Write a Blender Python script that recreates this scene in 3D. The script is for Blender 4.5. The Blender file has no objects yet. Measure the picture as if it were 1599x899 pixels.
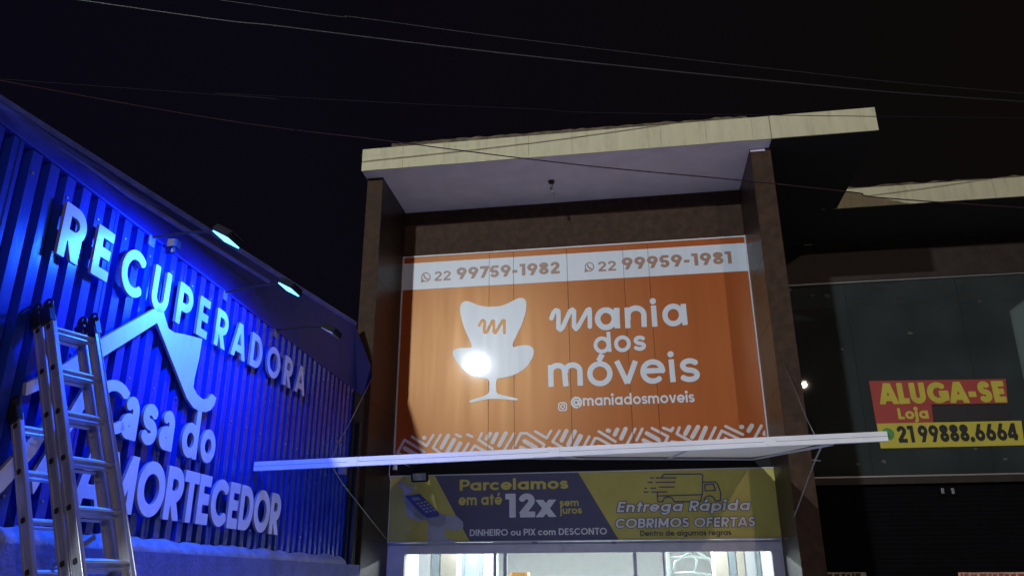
import bpy, math, random
import numpy as np
from mathutils import Vector, Matrix
random.seed(7)
R = math.radians
S = bpy.context.scene
COL = S.collection

# ------------------------------------------------------------------ camera
YAW, PITCH, ROLL, FPX = R(8.49518), R(20.35093), R(-0.226136), 1230.888
PW, PH = 1599.0, 899.0
CAM = Vector((0, -12, 1.7))
_f = Vector((-math.sin(YAW)*math.cos(PITCH), math.cos(YAW)*math.cos(PITCH), math.sin(PITCH)))
_r = Vector((math.cos(YAW), math.sin(YAW), 0)); _u = _r.cross(_f)
CR = _r*math.cos(ROLL) + _u*math.sin(ROLL); CU = CR.cross(_f); CF = _f
cd = bpy.data.cameras.new('camera'); cam = bpy.data.objects.new('camera', cd); COL.objects.link(cam)
cd.sensor_width = 36; cd.lens = 36*FPX/PW; cd.clip_start = .05; cd.clip_end = 500
cam.matrix_world = Matrix(((CR.x, CU.x, -CF.x, CAM.x), (CR.y, CU.y, -CF.y, CAM.y), (CR.z, CU.z, -CF.z, CAM.z), (0, 0, 0, 1)))
S.camera = cam

# ------------------------------------------------------------------ world, exposure
w = bpy.data.worlds.new('World'); S.world = w; w.use_nodes = True
nt = w.node_tree; bgn = nt.nodes['Background']
bgn.inputs[1].default_value = .0050
_tc = nt.nodes.new('ShaderNodeTexCoord'); _sx = nt.nodes.new('ShaderNodeSeparateXYZ'); _mr = nt.nodes.new('ShaderNodeMapRange'); _mx = nt.nodes.new('ShaderNodeMix'); _mx.data_type = 'RGBA'
nt.links.new(_tc.outputs['Generated'], _sx.inputs[0]); nt.links.new(_sx.outputs[0], _mr.inputs[0]); _mr.inputs[1].default_value = -.6; _mr.inputs[2].default_value = .4
_mx.inputs[6].default_value = (.55, .45, 1.15, 1); _mx.inputs[7].default_value = (.75, .55, .50, 1)
nt.links.new(_mr.outputs[0], _mx.inputs[0]); nt.links.new(_mx.outputs[2], bgn.inputs[0])
S.view_settings.view_transform = 'Standard'; S.view_settings.look = 'None'
S.view_settings.exposure = 0; S.view_settings.gamma = 1
S.cycles.use_denoising = True
S.cycles.sample_clamp_indirect = 4
S.cycles.max_bounces = 8
LAMP_A, LAMP_B = Vector((-7.08, -24, 11.43)), Vector((8.9, -24, 11.0))
POW_A, POW_B = 11000, 2200
POW_BLUE = 112
COL_BLUE = (.010, .088, 1)
COL_STREET = (.88, .96, 1.0)
COL_WARM = (1, .76, .62)
POW_SHOP = 1300

# the photograph's sight lines, used to measure points on the real planes
def ray(px, py): return CR*((px-PW/2)/FPX) - CU*((py-PH/2)/FPX) + CF
def atY(px, py, y): d = ray(px, py); return CAM + d*((y-CAM.y)/d.y)
def atZ(px, py, z): d = ray(px, py); return CAM + d*((z-CAM.z)/d.z)
DW = R(-2.10842); WX = -3.74                       # the workshop wall: runs away from the street, almost square to the shop front
WN = Vector((math.cos(DW), -math.sin(DW), 0)); WD = Vector((math.sin(DW), math.cos(DW), 0))
def atW(px, py, off=0.0):
    d = ray(px, py); q = Vector((WX, 0, 0)) + WN*off
    return CAM + d*((q-CAM).dot(WN)/d.dot(WN))
def wpt(s, z, off=0.0): return Vector((WX, 0, z)) + WD*s + WN*off      # s: metres along the wall
def ws(p): return (Vector(p)-Vector((WX, 0, 0))).dot(WD)

# ------------------------------------------------------------------ materials
M = {}
def mat(name, col, rough=.6, var=.12, vscale=6.0, bump=.0, bscale=40, metal=0.0, spec=.5, coat=0.0, coat_rough=.1, emit=None, estr=0.0, dirt=None, dirt_scale=2.0, dirt_amt=.5, stretch=(1, 1, 1)):
    m = bpy.data.materials.new(name); m.use_nodes = True
    n, l = m.node_tree.nodes, m.node_tree.links
    b = n['Principled BSDF']
    b.inputs['Roughness'].default_value = rough; b.inputs['Metallic'].default_value = metal
    b.inputs['Specular IOR Level'].default_value = spec
    b.inputs['Coat Weight'].default_value = coat; b.inputs['Coat Roughness'].default_value = coat_rough
    tc = n.new('ShaderNodeTexCoord'); mp = n.new('ShaderNodeMapping'); mp.inputs['Scale'].default_value = stretch
    l.new(tc.outputs['Object'], mp.inputs[0])
    nz = n.new('ShaderNodeTexNoise'); nz.inputs['Scale'].default_value = vscale; nz.inputs['Detail'].default_value = 6
    l.new(mp.outputs[0], nz.inputs['Vector'])
    mx = n.new('ShaderNodeMix'); mx.data_type = 'RGBA'
    a = [max(0, c*(1-var)) for c in col]; c2 = [min(1, c*(1+var)) for c in col]
    mx.inputs[6].default_value = (*a, 1); mx.inputs[7].default_value = (*c2, 1)
    rr = n.new('ShaderNodeMapRange'); rr.inputs[1].default_value = .3; rr.inputs[2].default_value = .7
    l.new(nz.outputs[0], rr.inputs[0]); l.new(rr.outputs[0], mx.inputs[0])
    out = mx.outputs[2]
    if dirt:
        n2 = n.new('ShaderNodeTexNoise'); n2.inputs['Scale'].default_value = dirt_scale; n2.inputs['Detail'].default_value = 8; n2.inputs['Roughness'].default_value = .7
        l.new(mp.outputs[0], n2.inputs['Vector'])
        r2 = n.new('ShaderNodeMapRange'); r2.inputs[1].default_value = .52; r2.inputs[2].default_value = .75; r2.inputs[4].default_value = dirt_amt
        l.new(n2.outputs[0], r2.inputs[0])
        m2 = n.new('ShaderNodeMix'); m2.data_type = 'RGBA'; m2.inputs[7].default_value = (*dirt, 1)
        l.new(out, m2.inputs[6]); l.new(r2.outputs[0], m2.inputs[0]); out = m2.outputs[2]
    l.new(out, b.inputs['Base Color'])
    r3 = n.new('ShaderNodeMapRange'); r3.inputs[3].default_value = rough*.8; r3.inputs[4].default_value = min(1, rough*1.2)
    l.new(nz.outputs[0], r3.inputs[0]); l.new(r3.outputs[0], b.inputs['Roughness'])
    if bump:
        n3 = n.new('ShaderNodeTexNoise'); n3.inputs['Scale'].default_value = bscale; n3.inputs['Detail'].default_value = 4
        l.new(mp.outputs[0], n3.inputs['Vector'])
        bp = n.new('ShaderNodeBump'); bp.inputs['Strength'].default_value = bump; bp.inputs['Distance'].default_value = .02
        l.new(n3.outputs[0], bp.inputs['Height']); l.new(bp.outputs[0], b.inputs['Normal'])
    if emit:
        b.inputs['Emission Color'].default_value = (*emit, 1); b.inputs['Emission Strength'].default_value = estr
    M[name] = m; return m

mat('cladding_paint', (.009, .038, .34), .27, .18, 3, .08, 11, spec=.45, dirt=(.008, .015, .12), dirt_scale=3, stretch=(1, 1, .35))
mat('letter_white', (.78, .78, .80), .32, .05, 8, dirt=(.6, .6, .62), dirt_scale=5, dirt_amt=.25)
mat('letter_edge', (.25, .25, .27), .5)
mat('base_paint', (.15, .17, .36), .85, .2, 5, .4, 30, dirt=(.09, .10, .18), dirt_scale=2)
mat('concrete', (.30, .30, .31), .9, .3, 5, .5, 30, dirt=(.16, .16, .17), dirt_scale=2)
mat('mortar', (.34, .35, .38), .9, .2, 9, .7, 25)
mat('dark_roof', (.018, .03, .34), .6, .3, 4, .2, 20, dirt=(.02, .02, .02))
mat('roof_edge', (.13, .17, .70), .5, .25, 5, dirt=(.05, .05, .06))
mat('black_wall', (.010, .009, .011), .8, .3, 4, .2, 20)
mat('alu_rung', (.80, .80, .80), .48, .1, 9, metal=.95)
mat('aluminium', (.53, .55, .61), .42, .18, 9, .05, 60, metal=.55, dirt=(.27, .26, .26), dirt_scale=9, dirt_amt=.6, stretch=(1, 1, .3))
mat('alu_hole', (.02, .02, .02), .8)
mat('black_plastic', (.02, .02, .022), .45)
mat('black_metal', (.012, .012, .014), .75, spec=.1)
mat('grey_metal', (.30, .30, .32), .45, metal=.6)
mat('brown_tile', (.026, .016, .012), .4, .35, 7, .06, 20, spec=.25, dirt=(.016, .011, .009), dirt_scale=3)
mat('brown_lit', (.056, .032, .020), .7, .3, 9, .1, 30, spec=.15, dirt=(.026, .018, .013), dirt_scale=3)  # paler copy of the pillar brown, lamp light on the fronts put into colour
mat('tile_joint', (.03, .024, .02), .9)
mat('cream_paint', (.57, .52, .33), .7, .08, 5, .08, 40, dirt=(.27, .235, .13), dirt_scale=3.2, dirt_amt=.65, stretch=(1.6, 1, .28))
mat('cream_joint', (.18, .16, .11), .9)
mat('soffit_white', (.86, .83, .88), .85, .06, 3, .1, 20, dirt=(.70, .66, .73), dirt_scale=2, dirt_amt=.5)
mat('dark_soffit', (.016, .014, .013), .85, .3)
mat('old_tile', (.13, .10, .065), .9, .6, 6, .5, 18, dirt=(.03, .025, .02), dirt_scale=5, dirt_amt=.8)
mat('sign_orange', (.35, .063, .011), .36, .07, 2, .025, 2.2, spec=.85, coat=.12, coat_rough=.07, stretch=(2.5, 1, .25), dirt=(.23, .045, .009), dirt_scale=1.2, dirt_amt=.6)
M['sign_orange'].node_tree.nodes['Principled BSDF'].inputs['Specular Tint'].default_value = (1, .66, .32, 1)
mat('sign_white', (.66, .71, .76), .36, .04, 3, .025, 2.2, spec=.5, coat=.12, coat_rough=.07, stretch=(2.5, 1, .25))
mat('sign_brown', (.34, .19, .13), .4, .05)
mat('sign_pale', (.66, .60, .60), .4, .05, spec=.4)
mat('seam', (.10, .045, .02), .7)
mat('white_metal', (.74, .74, .76), .4, .1, 6, dirt=(.45, .45, .48), dirt_scale=8, dirt_amt=.5, stretch=(.3, 1, 1))
mat('sheet_under', (.50, .50, .56), .6, .1, 4)
mat('banner_grey', (.10, .10, .17), .5, .08, 3, .03, 5, dirt=(.08, .08, .14))
mat('banner_yellow', (.58, .52, .12), .5, .08, 3, .03, 5, dirt=(.48, .42, .10), dirt_scale=2, dirt_amt=.5)
mat('banner_text_yellow', (.66, .58, .12), .5, .05)
mat('banner_text_white', (.78, .78, .80), .5, .05)
mat('banner_dark', (.055, .055, .08), .5, .05)
mat('banner_outline', (.10, .10, .16), .5, .05)
mat('banner_blue', (.07, .09, .33), .5, .08)
mat('hand_tone', (.42, .44, .52), .6, .12)
mat('hand_shade', (.30, .33, .42), .6, .12)
mat('frame_white', (.62, .62, .70), .5, .08, 5, dirt=(.40, .40, .46), dirt_scale=4, dirt_amt=.5)
mat('wood_brown', (.024, .014, .010), .6, .4, 6, .15, 30)
mat('shutter_grey', (.0045, .0045, .006), .8, .3, 5, spec=.12)
mat('rent_red', (.42, .055, .045), .6, .08, 4, dirt=(.33, .06, .05), dirt_scale=4)
mat('rent_yellow', (.62, .52, .06), .6, .08, 4, dirt=(.50, .40, .05), dirt_scale=4)
mat('rent_black', (.02, .02, .02), .6)
mat('rent_green', (.10, .33, .09), .6)
mat('tape_black', (.018, .018, .02), .5)
mat('residue', (.09, .09, .085), .8, .3, 40)
mat('cable_black', (.035, .035, .038), .5)
mat('cable_red', (.03, .013, .016), .8, spec=.1)
mat('cable_dark', (.012, .012, .016), .8, spec=.1)
mat('asphalt', (.28, .28, .30), .85, .2, 30, .3, 120)
mat('paving', (.55, .54, .53), .85, .2, 5, .3, 40, dirt=(.36, .35, .34))
mat('kerb_stone', (.33, .32, .30), .85, .15, 6)
mat('inner_white', (.80, .81, .80), .7, .04)
mat('inner_floor', (.55, .53, .50), .4, .08)
mat('ward_white', (.80, .82, .80), .5, .03)
mat('ward_cream', (.66, .60, .48), .5, .06, 4)
mat('ward_grey', (.34, .40, .42), .5, .06)
mat('ward_blue', (.42, .58, .72), .5, .05)
mat('bed_green', (.50, .56, .52), .5, .06)
mat('orange_box', (.75, .33, .05), .6, .06)
mat('poster_a', (.55, .50, .36), .7, .5, 30)
mat('poster_b', (.60, .40, .30), .7, .6, 26)
mat('pole_grey', (.30, .30, .31), .6)
mat('lens_blue', (.01, .05, .3), .3, emit=(.08, .42, 1.0), estr=6.5)
mat('lens_street', (.8, .8, .8), .3, emit=(1, .93, .80), estr=25)
mat('tube_white', (.9, .9, .9), .3, emit=(1, 1, .97), estr=6)
mat('lens_dead', (.25, .25, .28), .25)

def glassy(name, tint, rough, body, body_amt):
    m = bpy.data.materials.new(name); m.use_nodes = True; n, l = m.node_tree.nodes, m.node_tree.links
    o = n['Material Output']; n.remove(n['Principled BSDF'])
    t = n.new('ShaderNodeBsdfTransparent'); t.inputs[0].default_value = (*tint, 1)
    g = n.new('ShaderNodeBsdfGlossy'); g.inputs['Roughness'].default_value = rough
    d = n.new('ShaderNodeBsdfDiffuse'); d.inputs[0].default_value = (*body, 1)
    fr = n.new('ShaderNodeFresnel'); fr.inputs[0].default_value = 1.5
    tc = n.new('ShaderNodeTexCoord'); nz = n.new('ShaderNodeTexNoise'); nz.inputs['Scale'].default_value = 1.1; nz.inputs['Detail'].default_value = 7
    l.new(tc.outputs['Object'], nz.inputs['Vector'])
    mr = n.new('ShaderNodeMapRange'); mr.inputs[1].default_value = .35; mr.inputs[2].default_value = .75; mr.inputs[3].default_value = body_amt*.75; mr.inputs[4].default_value = body_amt*1.2
    l.new(nz.outputs[0], mr.inputs[0])
    m1 = n.new('ShaderNodeMixShader'); m2 = n.new('ShaderNodeMixShader')
    l.new(mr.outputs[0], m1.inputs[0]); l.new(t.outputs[0], m1.inputs[1]); l.new(d.outputs[0], m1.inputs[2])
    l.new(fr.outputs[0], m2.inputs[0]); l.new(m1.outputs[0], m2.inputs[1]); l.new(g.outputs[0], m2.inputs[2])
    l.new(m2.outputs[0], o.inputs[0]); M[name] = m
glassy('dusty_glass', (.74, .79, .78), .012, (.17, .19, .19), .19)
def canvas(name, col, amt):
    m = bpy.data.materials.new(name); m.use_nodes = True; n, l = m.node_tree.nodes, m.node_tree.links
    b = n['Principled BSDF']; b.inputs['Base Color'].default_value = (*col, 1); b.inputs['Roughness'].default_value = .6
    t = n.new('ShaderNodeBsdfTranslucent'); t.inputs[0].default_value = (*col, 1); x = n.new('ShaderNodeMixShader'); x.inputs[0].default_value = amt
    l.new(b.outputs[0], x.inputs[1]); l.new(t.outputs[0], x.inputs[2]); l.new(x.outputs[0], n['Material Output'].inputs[0]); M[name] = m
canvas('awning_canvas', (.76, .76, .78), .5)
glassy('door_glass', (.96, .98, .98), .02, (.3, .3, .3), .02)

# ------------------------------------------------------------------ mesh builder
class MB:
    def __init__(s): s.v, s.f, s.mi, s.ms = [], [], [], []
    def _m(s, m):
        if m not in s.ms: s.ms.append(m)
        return s.ms.index(m)
    def add(s, vs, fs, m=None):
        o = len(s.v); s.v += [tuple(v) for v in vs]; k = s._m(m)
        for f in fs: s.f.append([i+o for i in f]); s.mi.append(k)
    def hexa(s, p, m=None):     # 8 points: bottom ring 0-3 ccw seen from above, top ring 4-7
        s.add(p, [(3, 2, 1, 0), (4, 5, 6, 7), (0, 1, 5, 4), (1, 2, 6, 5), (2, 3, 7, 6), (3, 0, 4, 7)], m)
    def box(s, x0, x1, y0, y1, z0, z1, m=None):
        s.hexa([(x0, y0, z0), (x1, y0, z0), (x1, y1, z0), (x0, y1, z0), (x0, y0, z1), (x1, y0, z1), (x1, y1, z1), (x0, y1, z1)], m)
    def obox(s, c, ax, ay, az, m=None):   # centre + half axes
        c, ax, ay, az = map(Vector, (c, ax, ay, az))
        s.hexa([c-ax-ay-az, c+ax-ay-az, c+ax+ay-az, c-ax+ay-az, c-ax-ay+az, c+ax-ay+az, c+ax+ay+az, c-ax+ay+az], m)
    def bevbox(s, c, ax, ay, az, b=.15, m=None):   # box with chamfered long edges (along az)
        c, ax, ay, az = map(Vector, (c, ax, ay, az)); k = 1-b
        ring = [(-1, -k), (-k, -1), (k, -1), (1, -k), (1, k), (k, 1), (-k, 1), (-1, k)]
        vs = [c+ax*x+ay*y-az for x, y in ring]+[c+ax*x+ay*y+az for x, y in ring]
        s.add(vs, [tuple(range(7, -1, -1)), tuple(range(8, 16))]+[(i, (i+1) % 8, 8+(i+1) % 8, 8+i) for i in range(8)], m)
    def tube(s, pts, r, n=8, m=None, caps=True):
        pts = [Vector(p) for p in pts]; rings = []; up = None
        for i, p in enumerate(pts):
            t = (pts[min(i+1, len(pts)-1)]-pts[max(i-1, 0)]).normalized()
            if up is None: up = t.orthogonal().normalized()
            up = (up-t*up.dot(t)).normalized(); b = t.cross(up)
            rr = r[i] if isinstance(r, (list, tuple)) else r
            rings.append([p+(up*math.cos(2*math.pi*k/n)+b*math.sin(2*math.pi*k/n))*rr for k in range(n)])
        vs = [v for q in rings for v in q]; fs = []
        for i in range(len(pts)-1):
            for k in range(n): fs.append((i*n+k, i*n+(k+1) % n, (i+1)*n+(k+1) % n, (i+1)*n+k))
        if caps: fs += [tuple(range(n-1, -1, -1)), tuple(range((len(pts)-1)*n, len(pts)*n))]
        s.add(vs, fs, m)
    def torus(s, c, nrm, R0, r, n=24, k=8, m=None):
        c, nrm = Vector(c), Vector(nrm).normalized(); a = nrm.orthogonal().normalized(); b = nrm.cross(a)
        vs, fs = [], []
        for i in range(n):
            t = 2*math.pi*i/n; d = a*math.cos(t)+b*math.sin(t)
            for j in range(k):
                q = 2*math.pi*j/k; vs.append(c+d*(R0+r*math.cos(q))+nrm*r*math.sin(q))
        for i in range(n):
            for j in range(k): fs.append((i*k+j, ((i+1) % n)*k+j, ((i+1) % n)*k+(j+1) % k, i*k+(j+1) % k))
        s.add(vs, fs, m)
    def build(s, name, m=None, parent=None, smooth=False):
        me = bpy.data.meshes.new(name); me.from_pydata(s.v, [], s.f)
        for k in s.ms: me.materials.append(M[k or m])
        me.polygons.foreach_set('material_index', s.mi)
        if smooth: me.polygons.foreach_set('use_smooth', [True]*len(s.f))
        me.update(); o = bpy.data.objects.new(name, me); COL.objects.link(o)
        if parent: o.parent = parent; o.matrix_parent_inverse = parent.matrix_world.inverted()
        return o
def empty(name, loc, label, cat, group=None):
    o = bpy.data.objects.new(name, None); o.location = loc; o.empty_display_size = .2; COL.objects.link(o)
    o.matrix_world = Matrix.Translation(Vector(loc)); o['label'] = label; o['category'] = cat
    if group: o['group'] = group
    return o
def tag(o, label, cat, group=None):
    o['label'] = label; o['category'] = cat
    if group: o['group'] = group
    return o
def copy_tree(o, shift, parent=None):
    c = o.copy(); COL.objects.link(c)
    if parent is None: c.matrix_world = Matrix.Translation(Vector(shift)) @ o.matrix_world
    else: c.parent = parent; c.matrix_parent_inverse = o.matrix_parent_inverse.copy()
    for ch in o.children: copy_tree(ch, shift, c)
    return c
def bx(name, m, parent, *a):
    b = MB(); b.box(*a); return b.build(name, m, parent)

# ------------------------------------------------------------------ lettering: strokes -> distance field -> clean outline mesh
def arc(cx, cy, rx, ry, a0, a1, n=18):
    return [(cx+rx*math.cos(R(a0+(a1-a0)*i/n)), cy+ry*math.sin(R(a0+(a1-a0)*i/n))) for i in range(n+1)]
XH = .72
def glyph(ch, w):
    """strokes of a character: list of (points, clip_lo, clip_hi); and the advance."""
    h = w/2; t = 1-h; s = []
    def L(*p, lo=-9, hi=9): s.append((list(p), lo, hi))
    if ch == ' ': return s, .30
    up = {'á': 'a', 'é': 'e', 'ó': 'o', 'ç': 'c'}
    if ch in up:
        s, adv = glyph(up[ch], w); cx = (adv-.10)/2
        s.append(([(cx-.02, XH+.10), (cx+.12, XH+.34)], -9, 9)); return s, adv
    if ch == 'A':
        W = .80; L((h*.8-.08, -.2), (W/2-.012, 1.02), lo=0, hi=1); L((W-h*.8+.08, -.2), (W/2+.012, 1.02), lo=0, hi=1); L((.2, .27), (W-.2, .27)); return s, W+.05
    if ch == 'B':
        m = .53; r1, r2 = (t-m)/2, (m-h)/2
        L((h, 0), (h, 1)); L((h, t), (.34, t)); s.append((arc(.34, m+r1, .23-h*.3, r1, 90, -90), -9, 9)); L((h, m), (.36, m)); L((h, h), (.36, h)); s.append((arc(.36, m-r2, .27-h*.3, r2, 90, -90), -9, 9)); return s, .72
    if ch in 'CG':
        L(*arc(.48, .5, .48-h, .5-h, 44, 316 if ch == 'C' else 352, 30))
        if ch == 'G': L((.52, .46), (.96, .46)); L((.96-h, .46+h), (.96-h, .12))
        return s, .90 if ch == 'C' else 1.0
    if ch == 'D': L((h, 0), (h, 1)); L((h, t), (.34, t)); L((h, h), (.34, h)); L(*arc(.34, .5, .44-h, .5-h, 90, -90)); return s, .84
    if ch == 'E': L((h, 0), (h, 1)); L((h, t), (.54, t)); L((h, h), (.54, h)); L((h, .51), (.50, .51)); return s, .62
    if ch == 'F': L((h, 0), (h, 1)); L((h, t), (.52, t)); L((h, .49), (.48, .49)); return s, .60
    if ch == 'H': L((h, 0), (h, 1)); L((.74-h, 0), (.74-h, 1)); L((h, .5), (.74-h, .5)); return s, .82
    if ch == 'I': L((h, 0), (h, 1)); return s, w+.08
    if ch == 'L': L((h, 0), (h, 1)); L((h, h), (.50, h)); return s, .56
    if ch == 'M':
        W = .92; L((h, 0), (h, 1)); L((W-h, 0), (W-h, 1)); L((h*.7, 1.05), (W/2, .18), lo=0, hi=1); L((W-h*.7, 1.05), (W/2, .18), lo=0, hi=1); return s, W+.08
    if ch == 'N': W = .76; L((h, 0), (h, 1)); L((W-h, 0), (W-h, 1)); L((h*.8, 1.05), (W-h*.8, -.05), lo=0, hi=1); return s, W+.08
    if ch == 'O': L(*arc(.5, .5, .5-h, .5-h, 0, 360, 40)); return s, 1.05
    if ch in 'PR':
        m = .44; r1 = (t-m)/2
        L((h, 0), (h, 1)); L((h, t), (.34, t)); L(*arc(.34, m+r1, .28-h*.4, r1, 90, -90)); L((h, m), (.34, m))
        if ch == 'R': L((.28, m), (.62-h*.6, -.1), lo=0); return s, .70
        return s, .68
    if ch == 'S':
        r = (1-w)/4; L(*(arc(.30, t-r, .29-h, r, 32, 270)[:]+arc(.30, h+r, .30-h, r, 90, -148)[1:])); return s, .66
    if ch == 'T': L((0, t), (.64, t)); L((.32, 0), (.32, t)); return s, .67
    if ch == 'U': r = .35-h; L((h, 1), (h, .35), *arc(.35, .35, r, .35-h, 180, 360)[1:], (.70-h, 1)); return s, .79
    if ch == 'X': L((.0, -.1), (.66, 1.1), lo=0, hi=1); L((.66, -.1), (.0, 1.1), lo=0, hi=1); return s, .70
    x = XH; r = x/2-h; c = x/2
    if ch == 'a': L(*arc(c, c, r, r, 0, 360, 36)); L((x-h, 0), (x-h, x)); return s, x+.10
    if ch == 'α':    # two-storey a
        L((.52-h, 0), (.52-h, .44), *arc(.28, .44, .24-h, .28-h, 0, 140)[1:]); L(*arc(.25, .215, .25-h, .215-h, 0, 360, 30)); return s, .61
    if ch == 'c': L(*arc(c, c, r, r, 46, 314, 30)); return s, x-.02
    if ch == 'd': L(*arc(c, c, r, r, 0, 360, 36)); L((x-h, 0), (x-h, 1.03)); return s, x+.10
    if ch == 'e': L(*arc(c, c, r, r, 0, 318, 34)); L((h, c-.02), (x-h*.3, c-.02)); return s, x+.05
    if ch == 'g': L(*arc(c, c, r, r, 0, 360, 36)); L((x-h, x), (x-h, -.02), *arc(c, -.02, r, .24-h*.6, 0, -140)[1:]); return s, x+.10
    if ch == 'i': L((h, 0), (h, x)); L(*arc(h, x+.20, w*.30, w*.30, 0, 360, 12)); return s, w+.09
    if ch == 'j': L((h, x), (h, -.08), *arc(h-.14, -.08, .14, .14, 0, -80)[1:]); L(*arc(h, x+.20, w*.30, w*.30, 0, 360, 12)); return s, w+.09
    if ch == 'l': L((h, 0), (h, 1.03)); return s, w+.09
    if ch == 'n': q = .31-h; L((h, 0), (h, x)); L(*arc(.31, x-.31, q, .31-h, 180, 0), (.62-h, 0)); return s, .71
    if ch == 'm':
        q = .27-h*.75; L((h, 0), (h, x)); c1 = h+q; c2 = h+3*q
        L(*arc(c1, x-.28, q, .28-h, 180, 0), (h+2*q, 0)); L(*arc(c2, x-.28, q, .28-h, 180, 0), (h+4*q, 0)); return s, 2*h+4*q+.09
    if ch == 'o': L(*arc(c, c, r, r, 0, 360, 36)); return s, x+.06
    if ch == 'p': L(*arc(c, c, r, r, 0, 360, 36)); L((h, -.26), (h, x)); return s, x+.06
    if ch == 'r': L((h, 0), (h, x)); L(*arc(.31, x-.31, .31-h, .31-h, 180, 75)); return s, .42
    if ch == 's':
        q = (x-w)/4; L(*(arc(.25, x-h-q, .24-h*.8, q, 25, 270)+arc(.25, h+q, .25-h*.8, q, 90, -152)[1:])); return s, .56
    if ch == 't': L((.19, .94), (.19, 0)); L((0, x-h*.9), (.40, x-h*.9)); return s, .45
    if ch == 'u': q = .31-h; L((h, x), (h, .31), *arc(.31, .31, q, .31-h, 180, 360)[1:]); L((.62-h, x), (.62-h, 0)); return s, .71
    if ch == 'v': L((h*.6, x+.1), (.33, -.02), lo=0, hi=x); L((.66-h*.6, x+.1), (.33, -.02), lo=0, hi=x); return s, .69
    if ch == 'x': L((0, -.1), (.62, x+.1), lo=0, hi=x); L((.62, -.1), (0, x+.1), lo=0, hi=x); return s, .65
    if ch == '1': L((.27, 0), (.27, 1)); L((0, t), (.27, t)); return s, .27+h+.09
    if ch == '2': L(*arc(.30, .69, .30-h, .31-h, 165, -38, 20), (h*.9, h)); L((h*.4, h), (.61, h)); return s, .68
    if ch == '4': L((.46, 0), (.46, 1)); L((.46, 1.0), (.04, .26), hi=1); L((.0, .25), (.64, .25)); return s, .70
    if ch == '5': L((.56, t), (.12, t)); L((.13, t), (.10, .50)); L(*arc(.29, .31, .30-h, .32-h, 140, -150, 24)); return s, .66
    if ch in '69':
        q = .335
        ring = arc(q, q, q-h, q-h, 0, 360, 30); tail = [(h+.01, q+.02), (.40+h*.3, 1.12)]
        if ch == '6': s = [(ring, -9, 9), (tail, 0, 1)]
        else: s = [([(2*q-a, 1-b) for a, b in ring], -9, 9), ([(2*q-a, 1-b) for a, b in tail], 0, 1)]
        return s, .74
    if ch == '7': L((0, t), (.60, t)); L((.58-h*.6, 1.0), (.14, -.1), lo=0, hi=1); return s, .64
    if ch == '8': L(*arc(.31, .755, .26-h*.7, .245-h, 0, 360, 28)); L(*arc(.31, .285, .31-h, .285-h, 0, 360, 28)); return s, .69
    if ch == '-': L((0, .40), (.34, .40)); return s, .44
    if ch == '.': L(*arc(h, h*.9, h*.35, h*.35, 0, 360, 10)); return s, w+.10
    if ch == '@': L(*arc(.5, .34, .5-h*.7, .5-h*.7, -60, 290, 40)); L(*arc(.48, .34, .21, .21, 0, 360, 24)); L((.71, .55), (.71, .24), *arc(.80, .24, .09, .10, 180, 330)[1:]); return s, 1.08
    raise KeyError(ch)

def stroke_field(X, Y, strokes, w, cap='butt'):
    D = np.full(X.shape, 9.0); h = w/2
    for pts, lo, hi in strokes:
        d = np.full(X.shape, 9.0); n = len(pts)
        closed = n > 3 and math.dist(pts[0], pts[-1]) < 1e-6
        for i in range(n-1):
            (ax, ay), (bx_, by_) = pts[i], pts[i+1]; L = math.hypot(bx_-ax, by_-ay)
            if L < 1e-9: continue
            ux, uy = (bx_-ax)/L, (by_-ay)/L
            px, py = X-(ax+bx_)/2, Y-(ay+by_)/2
            a = np.abs(px*ux+py*uy)-L/2; b = np.abs(-px*uy+py*ux)-h
            d = np.minimum(d, np.minimum(np.maximum(a, b), 0)+np.hypot(np.maximum(a, 0), np.maximum(b, 0)))
            if i > 0 or closed or cap == 'round': d = np.minimum(d, np.hypot(X-ax, Y-ay)-h)
            if i == n-2 and cap == 'round': d = np.minimum(d, np.hypot(X-bx_, Y-by_)-h)
        d = np.maximum(d, np.maximum(lo-Y, Y-hi)); D = np.minimum(D, d)
    return D
def poly_field(X, Y, poly):
    D = np.full(X.shape, 9e9); ins = np.zeros(X.shape, bool); n = len(poly)
    for i in range(n):
        (ax, ay), (bx_, by_) = poly[i], poly[(i+1) % n]; ex, ey = bx_-ax, by_-ay; L2 = ex*ex+ey*ey
        if L2 < 1e-12: continue
        t = np.clip(((X-ax)*ex+(Y-ay)*ey)/L2, 0, 1); D = np.minimum(D, np.hypot(X-ax-t*ex, Y-ay-t*ey))
        if ay != by_: ins ^= ((ay > Y) != (by_ > Y)) & (X < ex*(Y-ay)/(by_-ay)+ax)
    return np.where(ins, -D, D)
def contour(X0, Y0, st, F):
    """marching squares: (points, faces) of the region F < 0."""
    F = np.where(np.abs(F) < 1e-7, 1e-7, F); ny, nx = F.shape; ins = F < 0; pts, key, faces = [], {}, []
    def node(i, j):
        k = (i, j, 0)
        if k not in key: key[k] = len(pts); pts.append((X0+j*st, Y0+i*st))
        return key[k]
    def edge(i, j, i2, j2):
        k = (min(i, i2), min(j, j2), 1 if i == i2 else 2)
        if k not in key:
            a, b = F[i, j], F[i2, j2]; t = min(max(a/(a-b), .02), .98); key[k] = len(pts)
            pts.append((X0+(j+(j2-j)*t)*st, Y0+(i+(i2-i)*t)*st))
        return key[k]
    any_ = ins[:-1, :-1] | ins[1:, :-1] | ins[:-1, 1:] | ins[1:, 1:]
    for i, j in zip(*np.nonzero(any_)):
        cs = [(i, j), (i, j+1), (i+1, j+1), (i+1, j)]; f = []
        for k in range(4):
            a, b = cs[k], cs[(k+1) % 4]
            if ins[a]: f.append(node(*a))
            if ins[a] != ins[b]: f.append(edge(*a, *b))
        if len(f) >= 3: faces.append(f)
    return pts, faces
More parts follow.
